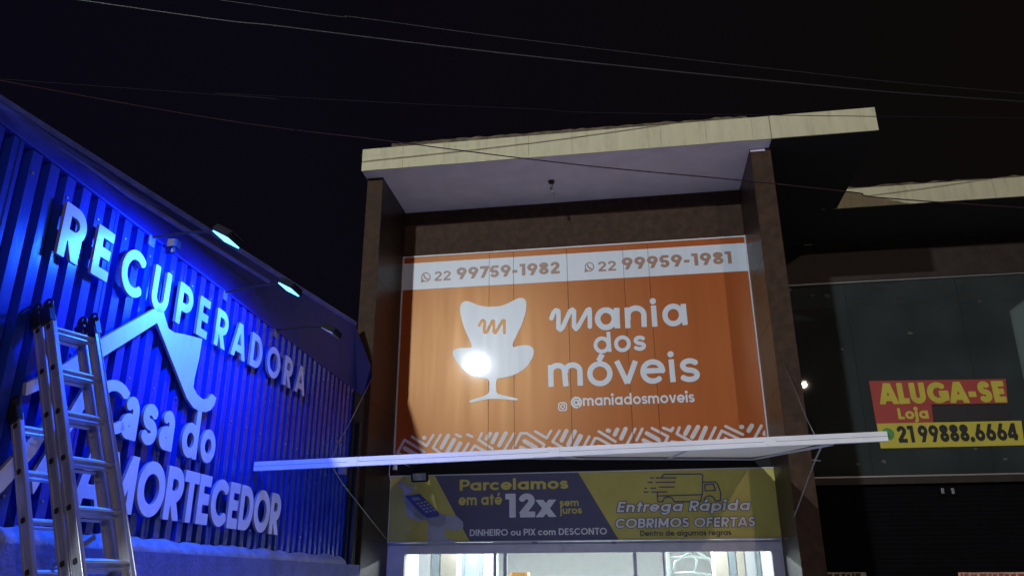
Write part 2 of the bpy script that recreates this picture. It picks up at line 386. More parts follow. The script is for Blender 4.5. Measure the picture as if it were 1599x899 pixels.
def put(mb, pts, faces, fn, m, depth=0.0, dirv=None, edge_m=None):
    """lay a contour on a surface; with depth also give it sides (dirv: outward)."""
    P = [fn(*p) for p in pts]
    if not depth: mb.add(P, faces, m); return
    mb.add([p+dirv*depth for p in P], faces, m); cnt = {}
    for f in faces:
        for a, b in zip(f, f[1:]+f[:1]): cnt[(a, b)] = 1
    vs, fs = [], []
    for a, b in cnt:
        if (b, a) not in cnt:
            o = len(vs); vs += [P[a], P[b], P[b]+dirv*depth, P[a]+dirv*depth]; fs.append((o, o+1, o+2, o+3))
    mb.add(vs, fs, edge_m or m)
def layout(text, w, gap=0.0):
    out, u = [], 0.0
    for ch in text:
        s, adv = glyph(ch, w); out.append((ch, [([(x+u, y) for x, y in p], lo, hi) for p, lo, hi in s])); u += adv+gap
    return out
def glyph_mesh(strokes, w, res, grow=0.0, cap='butt', shear=0.0):
    xs = [p[0] for s in strokes for p in s[0]]; ys = [p[1] for s in strokes for p in s[0]]; mg = w/2+grow+2/res
    x0, y0 = min(xs)-mg, min(ys)-mg; st = 1.0/res
    nx, ny = int((max(xs)+mg-x0)/st)+2, int((max(ys)+mg-y0)/st)+2
    X, Y = np.meshgrid(x0+np.arange(nx)*st, y0+np.arange(ny)*st)
    pts, fs = contour(x0, y0, st, stroke_field(X, Y, strokes, w, cap)-grow)
    if shear: pts = [(x+shear*y, y) for x, y in pts]
    return pts, fs
def text_on(mb, text, w, fn, m, res=30, gap=0.0, grow=0.0, shear=0.0, cap='butt', fit=None):
    """fn(a, v): a in 0..1 across the ink of the line, v in cap heights above the base line."""
    gl = [glyph_mesh(s, w, res, grow, cap, shear) for ch, s in layout(text, w, gap) if s]
    xs = [p[0] for g in gl for p in g[0]]; u0, u1 = min(xs)+grow, max(xs)-grow
    for pts, fs in gl: put(mb, [((x-u0)/(u1-u0), y) for x, y in pts], fs, fn, m)
def strip(pl, pr, pt, plane):
    """text frame from three photo points: base left, base right, cap top at left -> fn on plane(px, py)."""
    a, b, c = plane(*pl), plane(*pr), plane(*pt); up = c-a; up.x = 0 if abs(up.x) < .3 else up.x
    def fn(u, v): return a+(b-a)*u+Vector((0, 0, up.z))*v
    return fn
def hfit(x0, x1, zb, zt, y):
    def fn(u, v): return Vector((x0+(x1-x0)*u, y, zb+(zt-zb)*v))
    return fn
def shape_mesh(mb, poly, plane, m, st=1.2, holes=(), depth=0, dirv=None, edge_m=None, grow=0):
    """a closed outline in photo points, laid on a real plane."""
    xs = [p[0] for p in poly]; ys = [p[1] for p in poly]; x0, y0 = min(xs)-3*st, min(ys)-3*st
    X, Y = np.meshgrid(np.arange(x0, max(xs)+3*st, st), np.arange(y0, max(ys)+3*st, st))
    F = poly_field(X, Y, poly)-grow
    for hs, hw in holes: F = np.maximum(F, -stroke_field(X, Y, hs, hw, 'round'))
    pts, fs = contour(x0, y0, st, F); put(mb, pts, [f[::-1] for f in fs], plane, m, depth, dirv, edge_m)
def stroke_mesh(mb, strokes, w, plane, m, st=1.0, cap='butt', depth=0, dirv=None):
    strokes = [(p, -9e9, 9e9) for p in strokes]
    xs = [p[0] for s in strokes for p in s[0]]; ys = [p[1] for s in strokes for p in s[0]]; mg = w/2+2*st; x0, y0 = min(xs)-mg, min(ys)-mg
    X, Y = np.meshgrid(np.arange(x0, max(xs)+mg+st, st), np.arange(y0, max(ys)+mg+st, st))
    D = np.full(X.shape, 9e9)
    for s in strokes: D = np.minimum(D, stroke_field(X, Y, [s], w, cap))
    pts, fs = contour(x0, y0, st, D); put(mb, pts, [f[::-1] for f in fs], plane, m, depth, dirv)
def smooth(poly, it=2):
    for _ in range(it):
        q = []
        for i in range(len(poly)):
            a, b = poly[i], poly[(i+1) % len(poly)]; q += [(a[0]*.75+b[0]*.25, a[1]*.75+b[1]*.25), (a[0]*.25+b[0]*.75, a[1]*.25+b[1]*.75)]
        poly = q
    return poly
OUT = Vector((0, -1, 0))

# ================================================================== GROUND
def struct(name, m, *a):
    o = bx(name, m, None, *a); o['kind'] = 'structure'; return o
struct('ground', 'concrete', -120, 120, -120, 120, -.6, -.15)
struct('road', 'asphalt', -110, 110, -21.5, -9.6, -.15, 0)
struct('pavement', 'paving', -110, 110, -9.4, 6, -.15, .12)
struct('kerb', 'kerb_stone', -110, 110, -9.6, -9.4, -.15, .125)
struct('far_pavement', 'paving', -110, 110, -32, -21.5, -.15, .12)

# ================================================================== WORKSHOP (left)
S0, S1 = -10.6, -1.55        # along the wall
PITCHR = .161
work = empty('workshop_building', wpt(-6, 0), 'blue-lit workshop clad in dark ribbed metal sheet above a concrete base, left of the shop', 'building')
b = MB(); prof = []; s = S0
while s < S1:
    prof += [(s, 0), (s+.084, 0), (s+.096, -.072), (s+.149, -.072)]; s += PITCHR
ZT, ZB = 4.125, 1.99
vs = [wpt(a, ZB, o) for a, o in prof]+[wpt(a, ZT+random.uniform(-.004, .004), o) for a, o in prof]; n = len(prof)
b.add(vs, [(i, i+1, n+i+1, n+i) for i in range(n-1)])
for k in range(0, int((S1-S0)/PITCHR), 2):
    for z in (2.15, 3.05, 3.98):
        c = wpt(S0+k*PITCHR+.03, z, .003); b.bevbox(c, WD*.008, Vector((0, 0, .008)), WN*.004, .4, 'grey_metal')
b.build('cladding', 'cladding_paint', work)
b = MB()      # overlaps between the sheets
for k in range(1, 9):
    q = S0+PITCHR*(6*k+1)+.05
    b.hexa([wpt(q, ZB, .0012), wpt(q+.012, ZB, .0012), wpt(q+.012, ZB, .004), wpt(q, ZB, .004), wpt(q, ZT, .0012), wpt(q+.012, ZT, .0012), wpt(q+.012, ZT, .004), wpt(q, ZT, .004)])
b.build('sheet_overlap', 'cladding_paint', work)

b = MB()
b.hexa([wpt(S0, 0, -.4), wpt(S0, 0, .10), wpt(S1, 0, .10), wpt(S1, 0, -.4), wpt(S0, 1.90, -.4), wpt(S0, 1.90, .10), wpt(S1, 1.90, .10), wpt(S1, 1.90, -.4)])
b.build('base_wall', 'base_paint', work)
# foam/mortar bead along the foot of the sheets: a wavy lip
b = MB(); N = 170; rows = [(.092, 1.90), (.088, 1.92), (.07, 1.94), (.04, 1.965), (.0, 1.985)]; vs = []
for i in range(N):
    a = S0+(S1-S0-.55)*i/(N-1); hump = .024*abs(math.sin(a*5.2+.8*math.sin(a*3.1)))*(.5+.5*math.sin(a*1.7)**2); jit = random.uniform(-.006, .006)
    for k, (o, z) in enumerate(rows): vs.append(wpt(a, z+(hump+jit)*(k/4), o+(hump*.35+jit*.6)*(1 if 0 < k < 4 else 0)))
b.add(vs, [(i*5+k, (i+1)*5+k, (i+1)*5+k+1, i*5+k+1) for i in range(N-1) for k in range(4)])
b.build('mortar_bead', 'mortar', work, True)
b = MB()      # shell behind the cladding
b.hexa([wpt(S0, 0, -6), wpt(S0, 0, -.4), wpt(S1, 0, -.4), wpt(S1, 0, -6), wpt(S0, 4.1, -6), wpt(S0, 4.1, -.4), wpt(S1, 4.1, -.4), wpt(S1, 4.1, -6)])
b.hexa([wpt(S0, 1.9, -.4), wpt(S0, 1.9, -.09), wpt(S1, 1.9, -.09), wpt(S1, 1.9, -.4), wpt(S0, 4.1, -.4), wpt(S0, 4.1, -.09), wpt(S1, 4.1, -.09), wpt(S1, 4.1, -.4)])
b.build('wall', 'black_wall', work)
b = MB(); b.hexa([wpt(S1-.42, 1.9, .003), wpt(S1-.42, 1.9, .03), wpt(S1, 1.9, .03), wpt(S1, 1.9, .003), wpt(S1-.42, 4.1, .003), wpt(S1-.42, 4.1, .03), wpt(S1, 4.1, .03), wpt(S1, 4.1, .003)])
b.build('corner_trim', 'black_wall', work)
b = MB(); b.hexa([wpt(S0, 3.95, -.094), wpt(S0, 3.95, -.076), wpt(S1, 3.95, -.076), wpt(S1, 3.95, -.094), wpt(S0, 4.19, -.094), wpt(S0, 4.19, -.076), wpt(S1, 4.19, -.076), wpt(S1, 4.19, -.094)])
b.hexa([wpt(S0, 4.131, -.0755), wpt(S0, 4.131, .005), wpt(S1, 4.131, .005), wpt(S1, 4.131, -.0755), wpt(S0, 4.146, -.0755), wpt(S0, 4.146, .005), wpt(S1, 4.146, .005), wpt(S1, 4.146, -.0755)])
b.build('groove_light_stop', 'dark_roof', work)  # added strips that keep street lamp light out of the groove tops
# set-back roof that climbs to the far end, and its curved end
e0, e1 = atZ(13, 165, 4.69), atZ(554, 505, 5.2)
ext = e0+(e0-e1)*.42
b = MB(); K = 12; vs = []
for i in range(K+1):
    t = i/K; e = ext.lerp(e1, t); sl = ws(e); g = wpt(min(sl, S1), 4.14, -.098); mid = g.lerp(e, .45)+Vector((0, 0, .05))
    vs += [g, mid, e]
b.add(vs, [(i*3+k, (i+1)*3+k, (i+1)*3+k+1, i*3+k+1) for i in range(K) for k in range(2)])
c1, c2 = atY(579, 572, e1.y+.1), atY(581, 590, e1.y+.1)
c3 = atY(560, 640, e1.y+.1)
b.add([vs[-3], vs[-2], vs[-1], c1, c2, c3], [(0, 5, 4, 3, 2, 1)])
b.add([vs[-3]+WN*-.5, vs[-1]+WN*-.5, vs[-1], c1, c2, c3], [(0, 1, 2, 3, 4, 5)])
ro = b.build('roof', 'dark_roof', work)
b = MB(); b.tube([ext+Vector((.0, 0, 0)), e1], .035, 6); b.build('ridge_cap', 'roof_edge', ro)
b = MB(); g0, g1 = atZ(0, 180, 4.5), atZ(420, 440, 4.66); g00 = g0+(g0-g1)*.4; b.tube([g00, g0, g1], [.03, .03, .02], 6); b.build('gutter_lip', 'roof_edge', ro)
b = MB(); p = wpt(S1-.30, 0, .06); b.tube([p+Vector((0, 0, .1)), p+Vector((0, 0, 3.7))], .035, 10)
dp = b.build('downpipe', 'black_plastic', work, True)
b = MB(); q = atW(535, 733, .10); b.bevbox(q, WD*.05, WN*.045, Vector((0, 0, .055)), .2); b.build('pipe_clamp', 'grey_metal', dp)

# lettering on the cladding
LOFF, LDEP = .028, .022
plw = lambda px, py: atW(px, py, LOFF+LDEP)
recup = empty('raised_lettering', wpt(-6, 3.6, LOFF), 'tall white raised letters spelling RECUPERADORA along the top of the ribbed blue wall', 'sign')
sL, sR = ws(plw(96, 360)), ws(plw(475, 600))
txt = 'RECUPERADORA'; wt = .20
adv = [glyph(c, wt)[1] for c in txt]; gap = .40; tot = sum(adv)+gap*(len(txt)-1)-.05
sc = (sR-sL)/tot; u = 0
zb0, zb1 = plw(100, 402).z, plw(463, 611).z; zt0, zt1 = plw(110, 317).z, plw(471, 571).z
for c, ad in zip(txt, adv):
    st_ = glyph(c, wt)[0]; pts, fs = glyph_mesh(st_, wt, 44); b = MB(); t = u/tot
    zb = zb0+(zb1-zb0)*t; zt = zt0+(zt1-zt0)*t
    fn = lambda x, y, u=u, zb=zb, zt=zt: wpt(sL+(u+x*1.08)*sc, zb+(zt-zb)*y, LOFF)
    put(b, pts, fs, fn, 'letter_white', LDEP, WN, 'letter_edge'); b.build('letter', None, recup); u += ad+gap
casa = empty('raised_lettering', wpt(-6, 2.4, LOFF), 'white raised letters reading Casa do AMORTECEDOR on the lower half of the ribbed wall', 'sign')
def wall_letters(text, w, s0, s1, zb, zt, gap=.03, stretch=1.0):
    gl = [(glyph_mesh(s, w, 40)) for ch, s in layout(text, w, gap) if s]
    xs = [p[0] for g in gl for p in g[0]]; u0, u1 = min(xs), max(xs)
    for pts, fs in gl:
        b = MB(); put(b, pts, fs, lambda x, y: wpt(s0+(x-u0)/(u1-u0)*(s1-s0), zb+(zt-zb)*y, LOFF), 'letter_white', LDEP, WN, 'letter_edge'); b.build('letter', None, casa)
wall_letters('C', .20, ws(plw(146, 640)), ws(plw(199, 640)), plw(172, 677).z, plw(180, 592).z)
a0, a1 = ws(plw(190, 655)), ws(plw(271, 680)); zx = plw(222, 624).z; zb = plw(215, 690).z
wall_letters('αsα', .20, a0, a1, zb, zb+(zx-zb)/.72, .06)
wall_letters('do', .20, ws(plw(284, 690)), ws(plw(336, 700)), plw(300, 716).z, plw(315, 644).z, .04)
wall_letters('AMORTECEDOR', .225, ws(plw(116, 760)), ws(plw(438, 800)), .5*(plw(130, 797).z+plw(433, 832).z), .5*(plw(285, 734).z+plw(437, 769).z), .0)
emb = empty('roof_emblem', wpt(-7, 3, LOFF), 'white raised house-roof emblem with a hooked right leg between the two rows of letters', 'emblem')
wd2 = WN
b = MB()
shape_mesh(b, [(248, 476), (259, 513), (268, 519), (285, 522), (312, 529), (307, 560), (300, 590), (298, 604), (304, 616), (313, 623), (321, 622), (327, 614), (334, 621), (331, 632), (325, 640), (317, 643), (308, 642), (298, 636), (288, 622), (241, 504), (161, 554), (100, 590), (34, 618), (36, 598), (96, 568), (160, 525)],
           lambda px, py: atW(px, py, LOFF), 'letter_white', 1.3, (), LDEP, WN, 'letter_edge')
b.build('roof_outline', None, emb)
for poly in ([(134, 626), (150, 588), (140, 582), (122, 612), (44, 745), (46, 772)], [(92, 640), (60, 664), (-40, 772), (-40, 800), (0, 765), (50, 708)]):
    b = MB(); shape_mesh(b, poly, lambda px, py: atW(px, py, LOFF), 'letter_white', 1.3, (), LDEP, WN, 'letter_edge'); b.build('slanted_bar', None, emb)

# floodlights on arms from the wall top
def floodlight(px, py, lit, name, label, off=.60, share=1.0):
    c = atW(px, py, off); foot = wpt(ws(c)+.02, 4.10, .0)
    o = empty(name, foot, label, 'lamp', 'lamps on arms along the top of the ribbed wall')
    dn = (Vector((0, 0, -1))*.88 - WN*.475).normalized(); side = WD; fw = dn.cross(side).normalized()
    b = MB(); b.bevbox(c-dn*.022, side*.115, fw*.085, dn*.018, .2); hs = b.build('housing', 'black_metal', o)
    b = MB()
    for k in range(-4, 5): b.obox(c-dn*.05+side*.024*k, side*.003, fw*.07, dn*.012)
    b.build('cooling_fins', 'black_metal', hs)
    b = MB(); b.obox(c, side*.095, fw*.068, dn*.004); b.build('lens', 'lens_blue' if lit else 'lens_dead', o)
    b = MB(); top = c-dn*.05; b.tube([foot, foot+Vector((0, 0, .03)), foot.lerp(top, .5)+Vector((0, 0, .045)), top+Vector((0, 0, .015)), top], .008, 8); b.build('arm', 'black_metal', o, True)
    b = MB(); b.bevbox(foot, WD*.04, Vector((0, 0, .04)), WN*.006, .2); b.build('wall_plate', 'grey_metal', o)
    if lit:
        ld = bpy.data.lights.new('flood_beam', 'AREA'); ld.shape = 'RECTANGLE'; ld.size = .19; ld.size_y = .135; ld.energy = POW_BLUE*share; ld.color = COL_BLUE
        lo = bpy.data.objects.new('flood_beam', ld); COL.objects.link(lo)
        z = -dn; x = side; y = z.cross(x); p = c+dn*.009
        lo.matrix_world = Matrix(((x.x, y.x, z.x, p.x), (x.y, y.y, z.y, p.y), (x.z, y.z, z.z, p.z), (0, 0, 0, 1)))
        lo.parent = o; lo.matrix_parent_inverse = o.matrix_world.inverted()
    return o
floodlight(353, 374, True, 'floodlight', 'lit blue floodlight above the letters U and P, nearer to the ladder')
floodlight(451, 452, True, 'floodlight', 'lit blue floodlight above the last letters of RECUPERADORA, nearer to the shop', share=.55)
o = floodlight(516, 520, False, 'floodlight', 'unlit pale lamp on an arm beyond the two lit blue floodlights')
sen = empty('sensor_box', atW(270, 392, .05), 'small unlit grey sensor on the top edge of the ribbed wall before the lit floodlights', 'sensor')
b = MB(); c = atW(270, 391, .07); b.bevbox(c+Vector((0, 0, .05)), WD*.045, WN*.04, Vector((0, 0, .03)), .3); b.build('housing', 'black_plastic', sen)
b = MB(); b.tube([c+Vector((0, 0, -.02)), c+Vector((0, 0, .03))], .02, 10); b.build('bracket', 'black_plastic', sen)

# ================================================================== LADDER
az = R(19); tl = R(25.6)
lr = Vector((math.sin(az), math.cos(az), 0)); ln = Vector((math.cos(az), -math.sin(az), 0))
ll = Vector((-ln.x*math.sin(tl), -ln.y*math.sin(tl), math.cos(tl))); lm = lr.cross(ll)*1.0       # across the rail face
if lm.dot(ln) < 0: lm = -lm
B0 = atY(111, 899, -8.3); TB = B0.z/ll.z                            # length below eye level to the ground
lad = empty('ladder', B0-ll*(TB-.12/ll.z), 'folding multi-section aluminium ladder with dark wheels on its rail tops, leaning towards the ribbed wall', 'ladder')
GND = .12
def section(c0, top, wid, foot=True, hooks=True):
    bot = -(c0.z-GND)/ll.z
    for k, side in ((0, -1), (1, 1)):
        base = c0+lr*(wid*k)
        b = MB(); L0, L1 = bot, top; c = base+ll*((L0+L1)/2)
        # channel: web facing out and two flanges
        b.obox(c, lr*.0022, lm*.036, ll*((L1-L0)/2))
        for q in (-1, 1): b.obox(c-lr*side*.0125+lm*q*.0345, lr*.0105, lm*.0022, ll*((L1-L0)/2))
        for q in (-1, 1): b.obox(c+lr*side*.0042+lm*q*.026, lr*.0018, lm*.006, ll*((L1-L0)/2))
        for q in (-1, 1): b.tube([base+lm*q*.0365+lr*side*.001+ll*L0, base+lm*q*.0365+lr*side*.001+ll*L1], .0036, 8)
        rl = b.build('rail', 'aluminium', lad)
        t = top-.07
        while t > bot+.1:
            b = MB(); b.bevbox(base+ll*t+lr*side*.005, lm*.0135, ll*.0135, lr*.0035, .3); t -= .285; b.build('rung_end', 'alu_hole', rl)
        if hooks:
            b = MB(); p = base+ll*(top+.01); b.bevbox(p, lr*.02, lm*.042, ll*.055, .15); b.build('end_cap', 'black_plastic', rl)
            b = MB(); p = base+ll*(top+.075)+lm*.012; b.torus(p, lr, .038, .0075); b.tube([p-lm*.036, p+lm*.036], .006, 6); b.tube([p-ll*.036, p+ll*.036], .006, 6); b.tube([p-lr*.018, p+lr*.018], .011, 8); b.build('wheel', 'black_plastic', rl, True)
        b = MB(); b.bevbox(base+ll*(bot+.03), lr*.02, lm*.045, ll*.03, .15); b.build('foot', 'black_plastic', rl)
    t = top-.07
    while t > bot+.1:
        b = MB(); c = c0+ll*t
        pr = [(-.017, -.013), (.013, -.013), (.0175, -.009), (.0175, -.004), (-.002, .0165), (-.017, .0165)]
        b.add([c+lm*p_+ll*q_+lr*e_ for e_ in (.003, wid-.003) for p_, q_ in pr], [(i, (i+1) % 6, 6+(i+1) % 6, 6+i) for i in range(6)]+[(5, 4, 3, 2, 1, 0), (6, 7, 8, 9, 10, 11)]); c = c0+lr*(wid/2)+ll*t
        b.obox(c-lm*.0+ll*-.04, lm*.013, ll*.004, lr*(wid/2-.04)); b.build('rung', 'alu_rung', lad); t -= .285
section(B0+lm*.045, 1.55, .295)
section(B0-lm*.045, 1.58, .287)
section(B0-lm*.30, 1.09, .285)
for t in (.2, -.6): b = MB(); b.obox(B0+ll*t-lm*.14+lr*.139, lm*.16, ll*.012, lr*.006); b.build('spreader_bar', 'aluminium', lad)

# ================================================================== SHOP (centre)
XL0, XL1, XR0, XR1 = -3.915, -3.66, 1.99, 2.285
YF, ZS = -1.29, 7.71
shop = empty('shop_building', (-.8, 0, 0), 'two-storey furniture shop with brown tiled pillars, cream slab roof and a lit doorway', 'building')
def pillar(x0, x1):
    b = MB(); b.box(x0, x1, YF, .3, 0, ZS-.006, 'brown_tile'); b.box(x0+.004, x1-.004, YF-.012, YF, 0, ZS-.008, 'brown_lit'); z = .35
    while z < ZS: b.box(x0+.003, x1-.003, YF-.0135, YF-.0121, z, z+.007, 'tile_joint'); z += .47
    z = .35
    inner = x1 if x0 < 0 else x0; sg = 1 if x0 < 0 else -1
    while z < ZS: b.box(min(inner, inner+sg*.0015), max(inner, inner+sg*.0015), YF, -.02, z, z+.006, 'tile_joint'); z += .94
    return b.build('pillar', None, shop)
pillar(XL0, XL1); pillar(XR0, XR1)
bx('lintel', 'brown_lit', shop, XL1+.001, XR0-.001, .02, .3, 6.87, ZS-.006)
bx('lower_wall', 'black_wall', shop, XL1+.001, XR0-.001, .03, .3, 2.25, 3.52)
bx('inner_upper_wall', 'black_wall', shop, XL1+.001, XR0-.001, .08, .3, 3.53, 6.86)
bx('body', 'black_wall', shop, XL0, XR1, .31, 10, 2.82, ZS-.006)
FX0, FX1, FX2, YFA = -3.93, 2.265, 3.745, -1.56
b = MB(); b.box(FX0, FX2-.004, YFA+.02, 1.0, ZS, 8.08); b.box(FX0, FX1, 1.0, 10, ZS, 8.08); slab = b.build('roof_slab', 'cream_paint', shop)
b = MB(); xs = [FX0-.003]
while xs[-1]+.66 < FX1-.2: xs.append(xs[-1]+.66)
xs.append(FX1); xs.append(FX2)
for i in range(len(xs)-1):
    j = random.uniform(-.002, .002); b.box(xs[i]+.002, xs[i+1]-.002, YFA+j, YFA+.018, ZS-.006+random.uniform(-.002, .002), 8.082)
b.build('fascia', 'cream_paint', slab)
bx('fascia_gap', 'cream_joint', slab, FX1-.006, FX1+.006, YFA-.004, YFA, ZS-.004, 8.08)
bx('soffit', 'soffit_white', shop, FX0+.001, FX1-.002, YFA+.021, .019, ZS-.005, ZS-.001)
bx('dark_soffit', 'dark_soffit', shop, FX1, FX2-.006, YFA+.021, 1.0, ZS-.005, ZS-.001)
bx('soffit_bracket', 'soffit_white', shop, 1.99, 2.20, YF-.03, YF-.014, ZS-.06, ZS-.006)
b = MB(); p0, p1 = atY(612, 224, -1.15), atY(1166, 181, -1.15); N = 60; vs = []
for i in range(N+1):
    q = p0.lerp(p1, i/N); zt = q.z+random.uniform(-.02, .018)*(1 if i % 2 else .4)
    vs += [Vector((q.x, -1.15, 8.081)), Vector((q.x, -1.15+random.uniform(-.01, .01), zt)), Vector((q.x, -.8, zt+.02))]
b.add(vs, [(i*3+k, (i+1)*3+k, (i+1)*3+k+1, i*3+k+1) for i in range(N) for k in range(2)])
b.build('roof_tile_edge', 'old_tile', shop)
soc = empty('lamp_socket', atZ(861, 283, ZS-.006), 'dark bare lamp socket dangling from a wire under the pale roof soffit', 'lamp socket')
c = atZ(861, 283, ZS-.006); b = MB(); b.tube([c, c-Vector((0, 0, .035))], [.055, .045], 14); b.build('ceiling_rose', 'black_plastic', soc, True)
b = MB(); b.tube([c-Vector((0, 0, .03)), c+Vector((.02, 0, -.07)), c+Vector((-.015, .02, -.11)), c+Vector((.01, .02, -.16))], .007, 6); b.torus(c+Vector((.0, .01, -.12)), (0, 1, 0), .022, .005, 12, 6); b.build('wire', 'black_plastic', soc, True)
b = MB(); b.tube([c+Vector((.01, .02, -.15)), c+Vector((.012, .02, -.215))], [.02, .024], 10); b.tube([c+Vector((.02, .02, -.21)), c+Vector((.025, .02, -.25))], .005, 6); b.build('socket', 'grey_metal', soc, True)

# ------------------------------------------------------------------ orange sign
SX0, SX1, SZ0, SZ1 = -3.645, 1.975, 3.545, 6.85
sign = empty('orange_shop_sign', (-.8, 0, SZ0), 'large glossy orange sign with white wing chair emblem and the words mania dos móveis', 'sign')
seams = [SX0, atY(763, 560, 0).x, atY(803, 640, 0).x, atY(890, 560, 0).x, atY(984, 600, 0).x, atY(1023, 560, 0).x, SX1]
b = MB(); tilts = [.0, .0035, -.0015, .002, -.003, .0015]
for i in range(6):
    x0, x1 = seams[i]+.003, seams[i+1]-.003; t = tilts[i]
    b.hexa([(x0, 0, SZ0), (x1, t, SZ0), (x1, .03, SZ0), (x0, .03, SZ0), (x0, 0, SZ1), (x1, t, SZ1), (x1, .03, SZ1), (x0, .03, SZ1)])
b.build('panel', 'sign_orange', sign)
bx('seam_backing', 'seam', sign, SX0, SX1, .031, .045, SZ0, SZ1)
b = MB(); b.box(SX0-.015, SX0-.001, -.03, .04, SZ0, SZ1+.02); b.box(SX1+.001, SX1+.015, -.03, .04, SZ0, SZ1+.02); b.box(SX0, SX1, -.012, .04, SZ1+.001, SZ1+.02); b.build('frame', 'white_metal', sign)
YS = -.0045
pls = lambda px, py: atY(px, py, YS)
pls2 = lambda px, py: atY(px, py, YS-.002)
zt, zb = 6.745, 6.265
b = MB()
for i in range(6): b.box(seams[i]+.003, seams[i+1]-.003, YS, YS+.002, zb, zt)
b.build('phone_band', 'sign_white', sign)
def phone(px0, px1, pxi, n22, num):
    b = MB(); y = YS-.0025
    zb_, zt_ = atY(712, 437.6, y).z, atY(712, 418, y).z
    X = lambda p, q=425: atY(p, q, y).x
    py = lambda p: 437-(p-712)*.0605
    z0, z1 = 6.405, 6.615
    text_on(b, num, .225, hfit(X(px0, py(px0)-10), X(px1, py(px1)-10), z0, z1, y), 'sign_brown', 26, .03)
    text_on(b, '22', .17, hfit(X(n22[0], py(n22[0])-8), X(n22[1], py(n22[1])-8), z0-.005, z0+.165, y), 'sign_brown', 22, .03)
    b.build('phone_number', None, sign)
    b = MB(); cx, cy = pxi; n = 24
    stroke_mesh(b, [arc(cx, cy, 6.6, 6.6, 0, 360, 28)], 1.6, pls2, 'sign_brown', .5); shape_mesh(b, [(cx-8, cy+9), (cx-7, cy+2), (cx-2, cy+7)], pls2, 'sign_brown', .5)
    stroke_mesh(b, [[(cx-3, cy-3), (cx-2.2, cy), (cx+.2, cy+2.4), (cx+3.2, cy+3.2)]], 2.4, lambda p, q: atY(p, q, YS-.0035), 'sign_brown', .4, 'round'); b.build('phone_icon', None, sign)
phone(713, 874, (665, 432.5), (678.5, 704), '99759-1982')
phone(971, 1142, (920.5, 416.5), (934, 962), '99959-1981')
Z8 = lambda L: [(690+u/4.729, 450+v/4.729) for u, v in L]
chair = Z8([(133, 160), (136, 128), (150, 104), (172, 93), (205, 97), (240, 113), (285, 130), (340, 136), (400, 135), (450, 127), (500, 105), (545, 80), (580, 68), (608, 75), (624, 100), (624, 150), (607, 220), (580, 290), (550, 350), (526, 398), (521, 438), (560, 425), (610, 418), (652, 422), (678, 445), (678, 488), (660, 530), (625, 580), (580, 615), (530, 640), (480, 655), (420, 664), (402, 668), (398, 735), (405, 775), (440, 786), (500, 800), (555, 811), (566, 820), (548, 827), (470, 819), (380, 812), (300, 822), (240, 838), (210, 844), (198, 832), (225, 820), (300, 798), (340, 780), (352, 750), (352, 668), (300, 662), (230, 650), (180, 620), (130, 570), (95, 520), (78, 480), (85, 455), (110, 443), (160, 440), (226, 440), (214, 400), (185, 340), (160, 280), (142, 215)])
mshape = Z8([(276, 275), (293, 242), (305, 236), (316, 246), (313, 322), (324, 328), (334, 318), (374, 242), (384, 242), (384, 322), (394, 330), (403, 318), (452, 236), (462, 238), (462, 330)])
b = MB(); shape_mesh(b, smooth(chair, 1), pls, 'sign_white', .9, [([(mshape, -9e9, 9e9)], 4.4)]); b.build('chair_emblem', None, sign)
Z6 = lambda L: [(840+u/4.281, 450+v/4.281) for u, v in L]
def name_strokes(groups, w, capk='butt'):
    b = MB()
    for g in groups: stroke_mesh(b, [Z6(q) for q in g], w/4.281, pls, 'sign_white', .75, capk)
    return b.build('lettering', None, sign)
bb = MB()
def nm(g, w, capk='butt'): stroke_mesh(bb, [Z6(q) for q in g], w/4.281, pls, 'sign_white', .7, capk)
nm([[(90, 200), (104, 162), (120, 146), (136, 152), (138, 180), (136, 265), (150, 277), (165, 262), (215, 152), (230, 143), (241, 152), (242, 255), (254, 271), (268, 257), (330, 146), (344, 140), (347, 160), (347, 256)]], 30, 'round')
nm([arc(455, 203, 56, 58, 0, 360, 40), [(526, 130), (531, 267)]], 38)
nm([[(596, 128), (602, 266)], [(602, 210), *arc(655, 178, 53, 46, 185, 355, 20), (710, 258)]], 36)
nm([[(772, 114), (782, 256)]], 36); nm([arc(768, 86, 10, 10, 0, 360, 14)], 22)
nm([arc(905, 178, 56, 58, 0, 360, 40), [(971, 104), (984, 245)]], 36)
nm([arc(428, 378, 43, 44, 0, 360, 34), [(470, 290), (479, 424)]], 26)
nm([arc(565, 370, 43, 43, 0, 360, 34)], 26)
def s_path(cx, cy, rx, ry): return arc(cx+1, cy-ry/4, rx*.92, ry/4, -28, -270, 18)+arc(cx-1, cy+ry/4, rx, ry/4, -90, 155, 18)[1:]
nm([s_path(680, 366, 31, 76)], 26)
nm([[(84, 512), (88, 658)], [(86, 570), *arc(132, 555, 46, 40, 185, 355, 18), (187, 654)], [(184, 565), *arc(232, 552, 48, 40, 185, 355, 18), (283, 650)]], 36)
nm([arc(414, 570, 67, 66, 0, 360, 44), [(405, 486), (430, 440)]], 36)
nm([[(526, 484), (598, 634)], [(598, 634), (652, 484)]], 36)
nm([[(702, 553), (830, 547)], [(832, 548), *arc(768, 555, 66, 64, -6, -318, 40)]], 36)
nm([[(890, 474), (904, 626)]], 36); nm([arc(886, 440, 10, 10, 0, 360, 14)], 22)
nm([s_path(1014, 546, 52, 124)], 36)
bb.build('brand_lettering', None, sign)
b = MB(); y = YS; z0 = atY(900, 640, y).z
text_on(b, '@maniadosmoveis', .17, hfit(atY(891.5, 634, y).x, atY(1085, 626, y).x, atY(985, 633, y).z+.02, atY(985, 617, y).z+.035, y), 'sign_white', 26, .015)
ic = (878.5, 634.5); q = 6.0
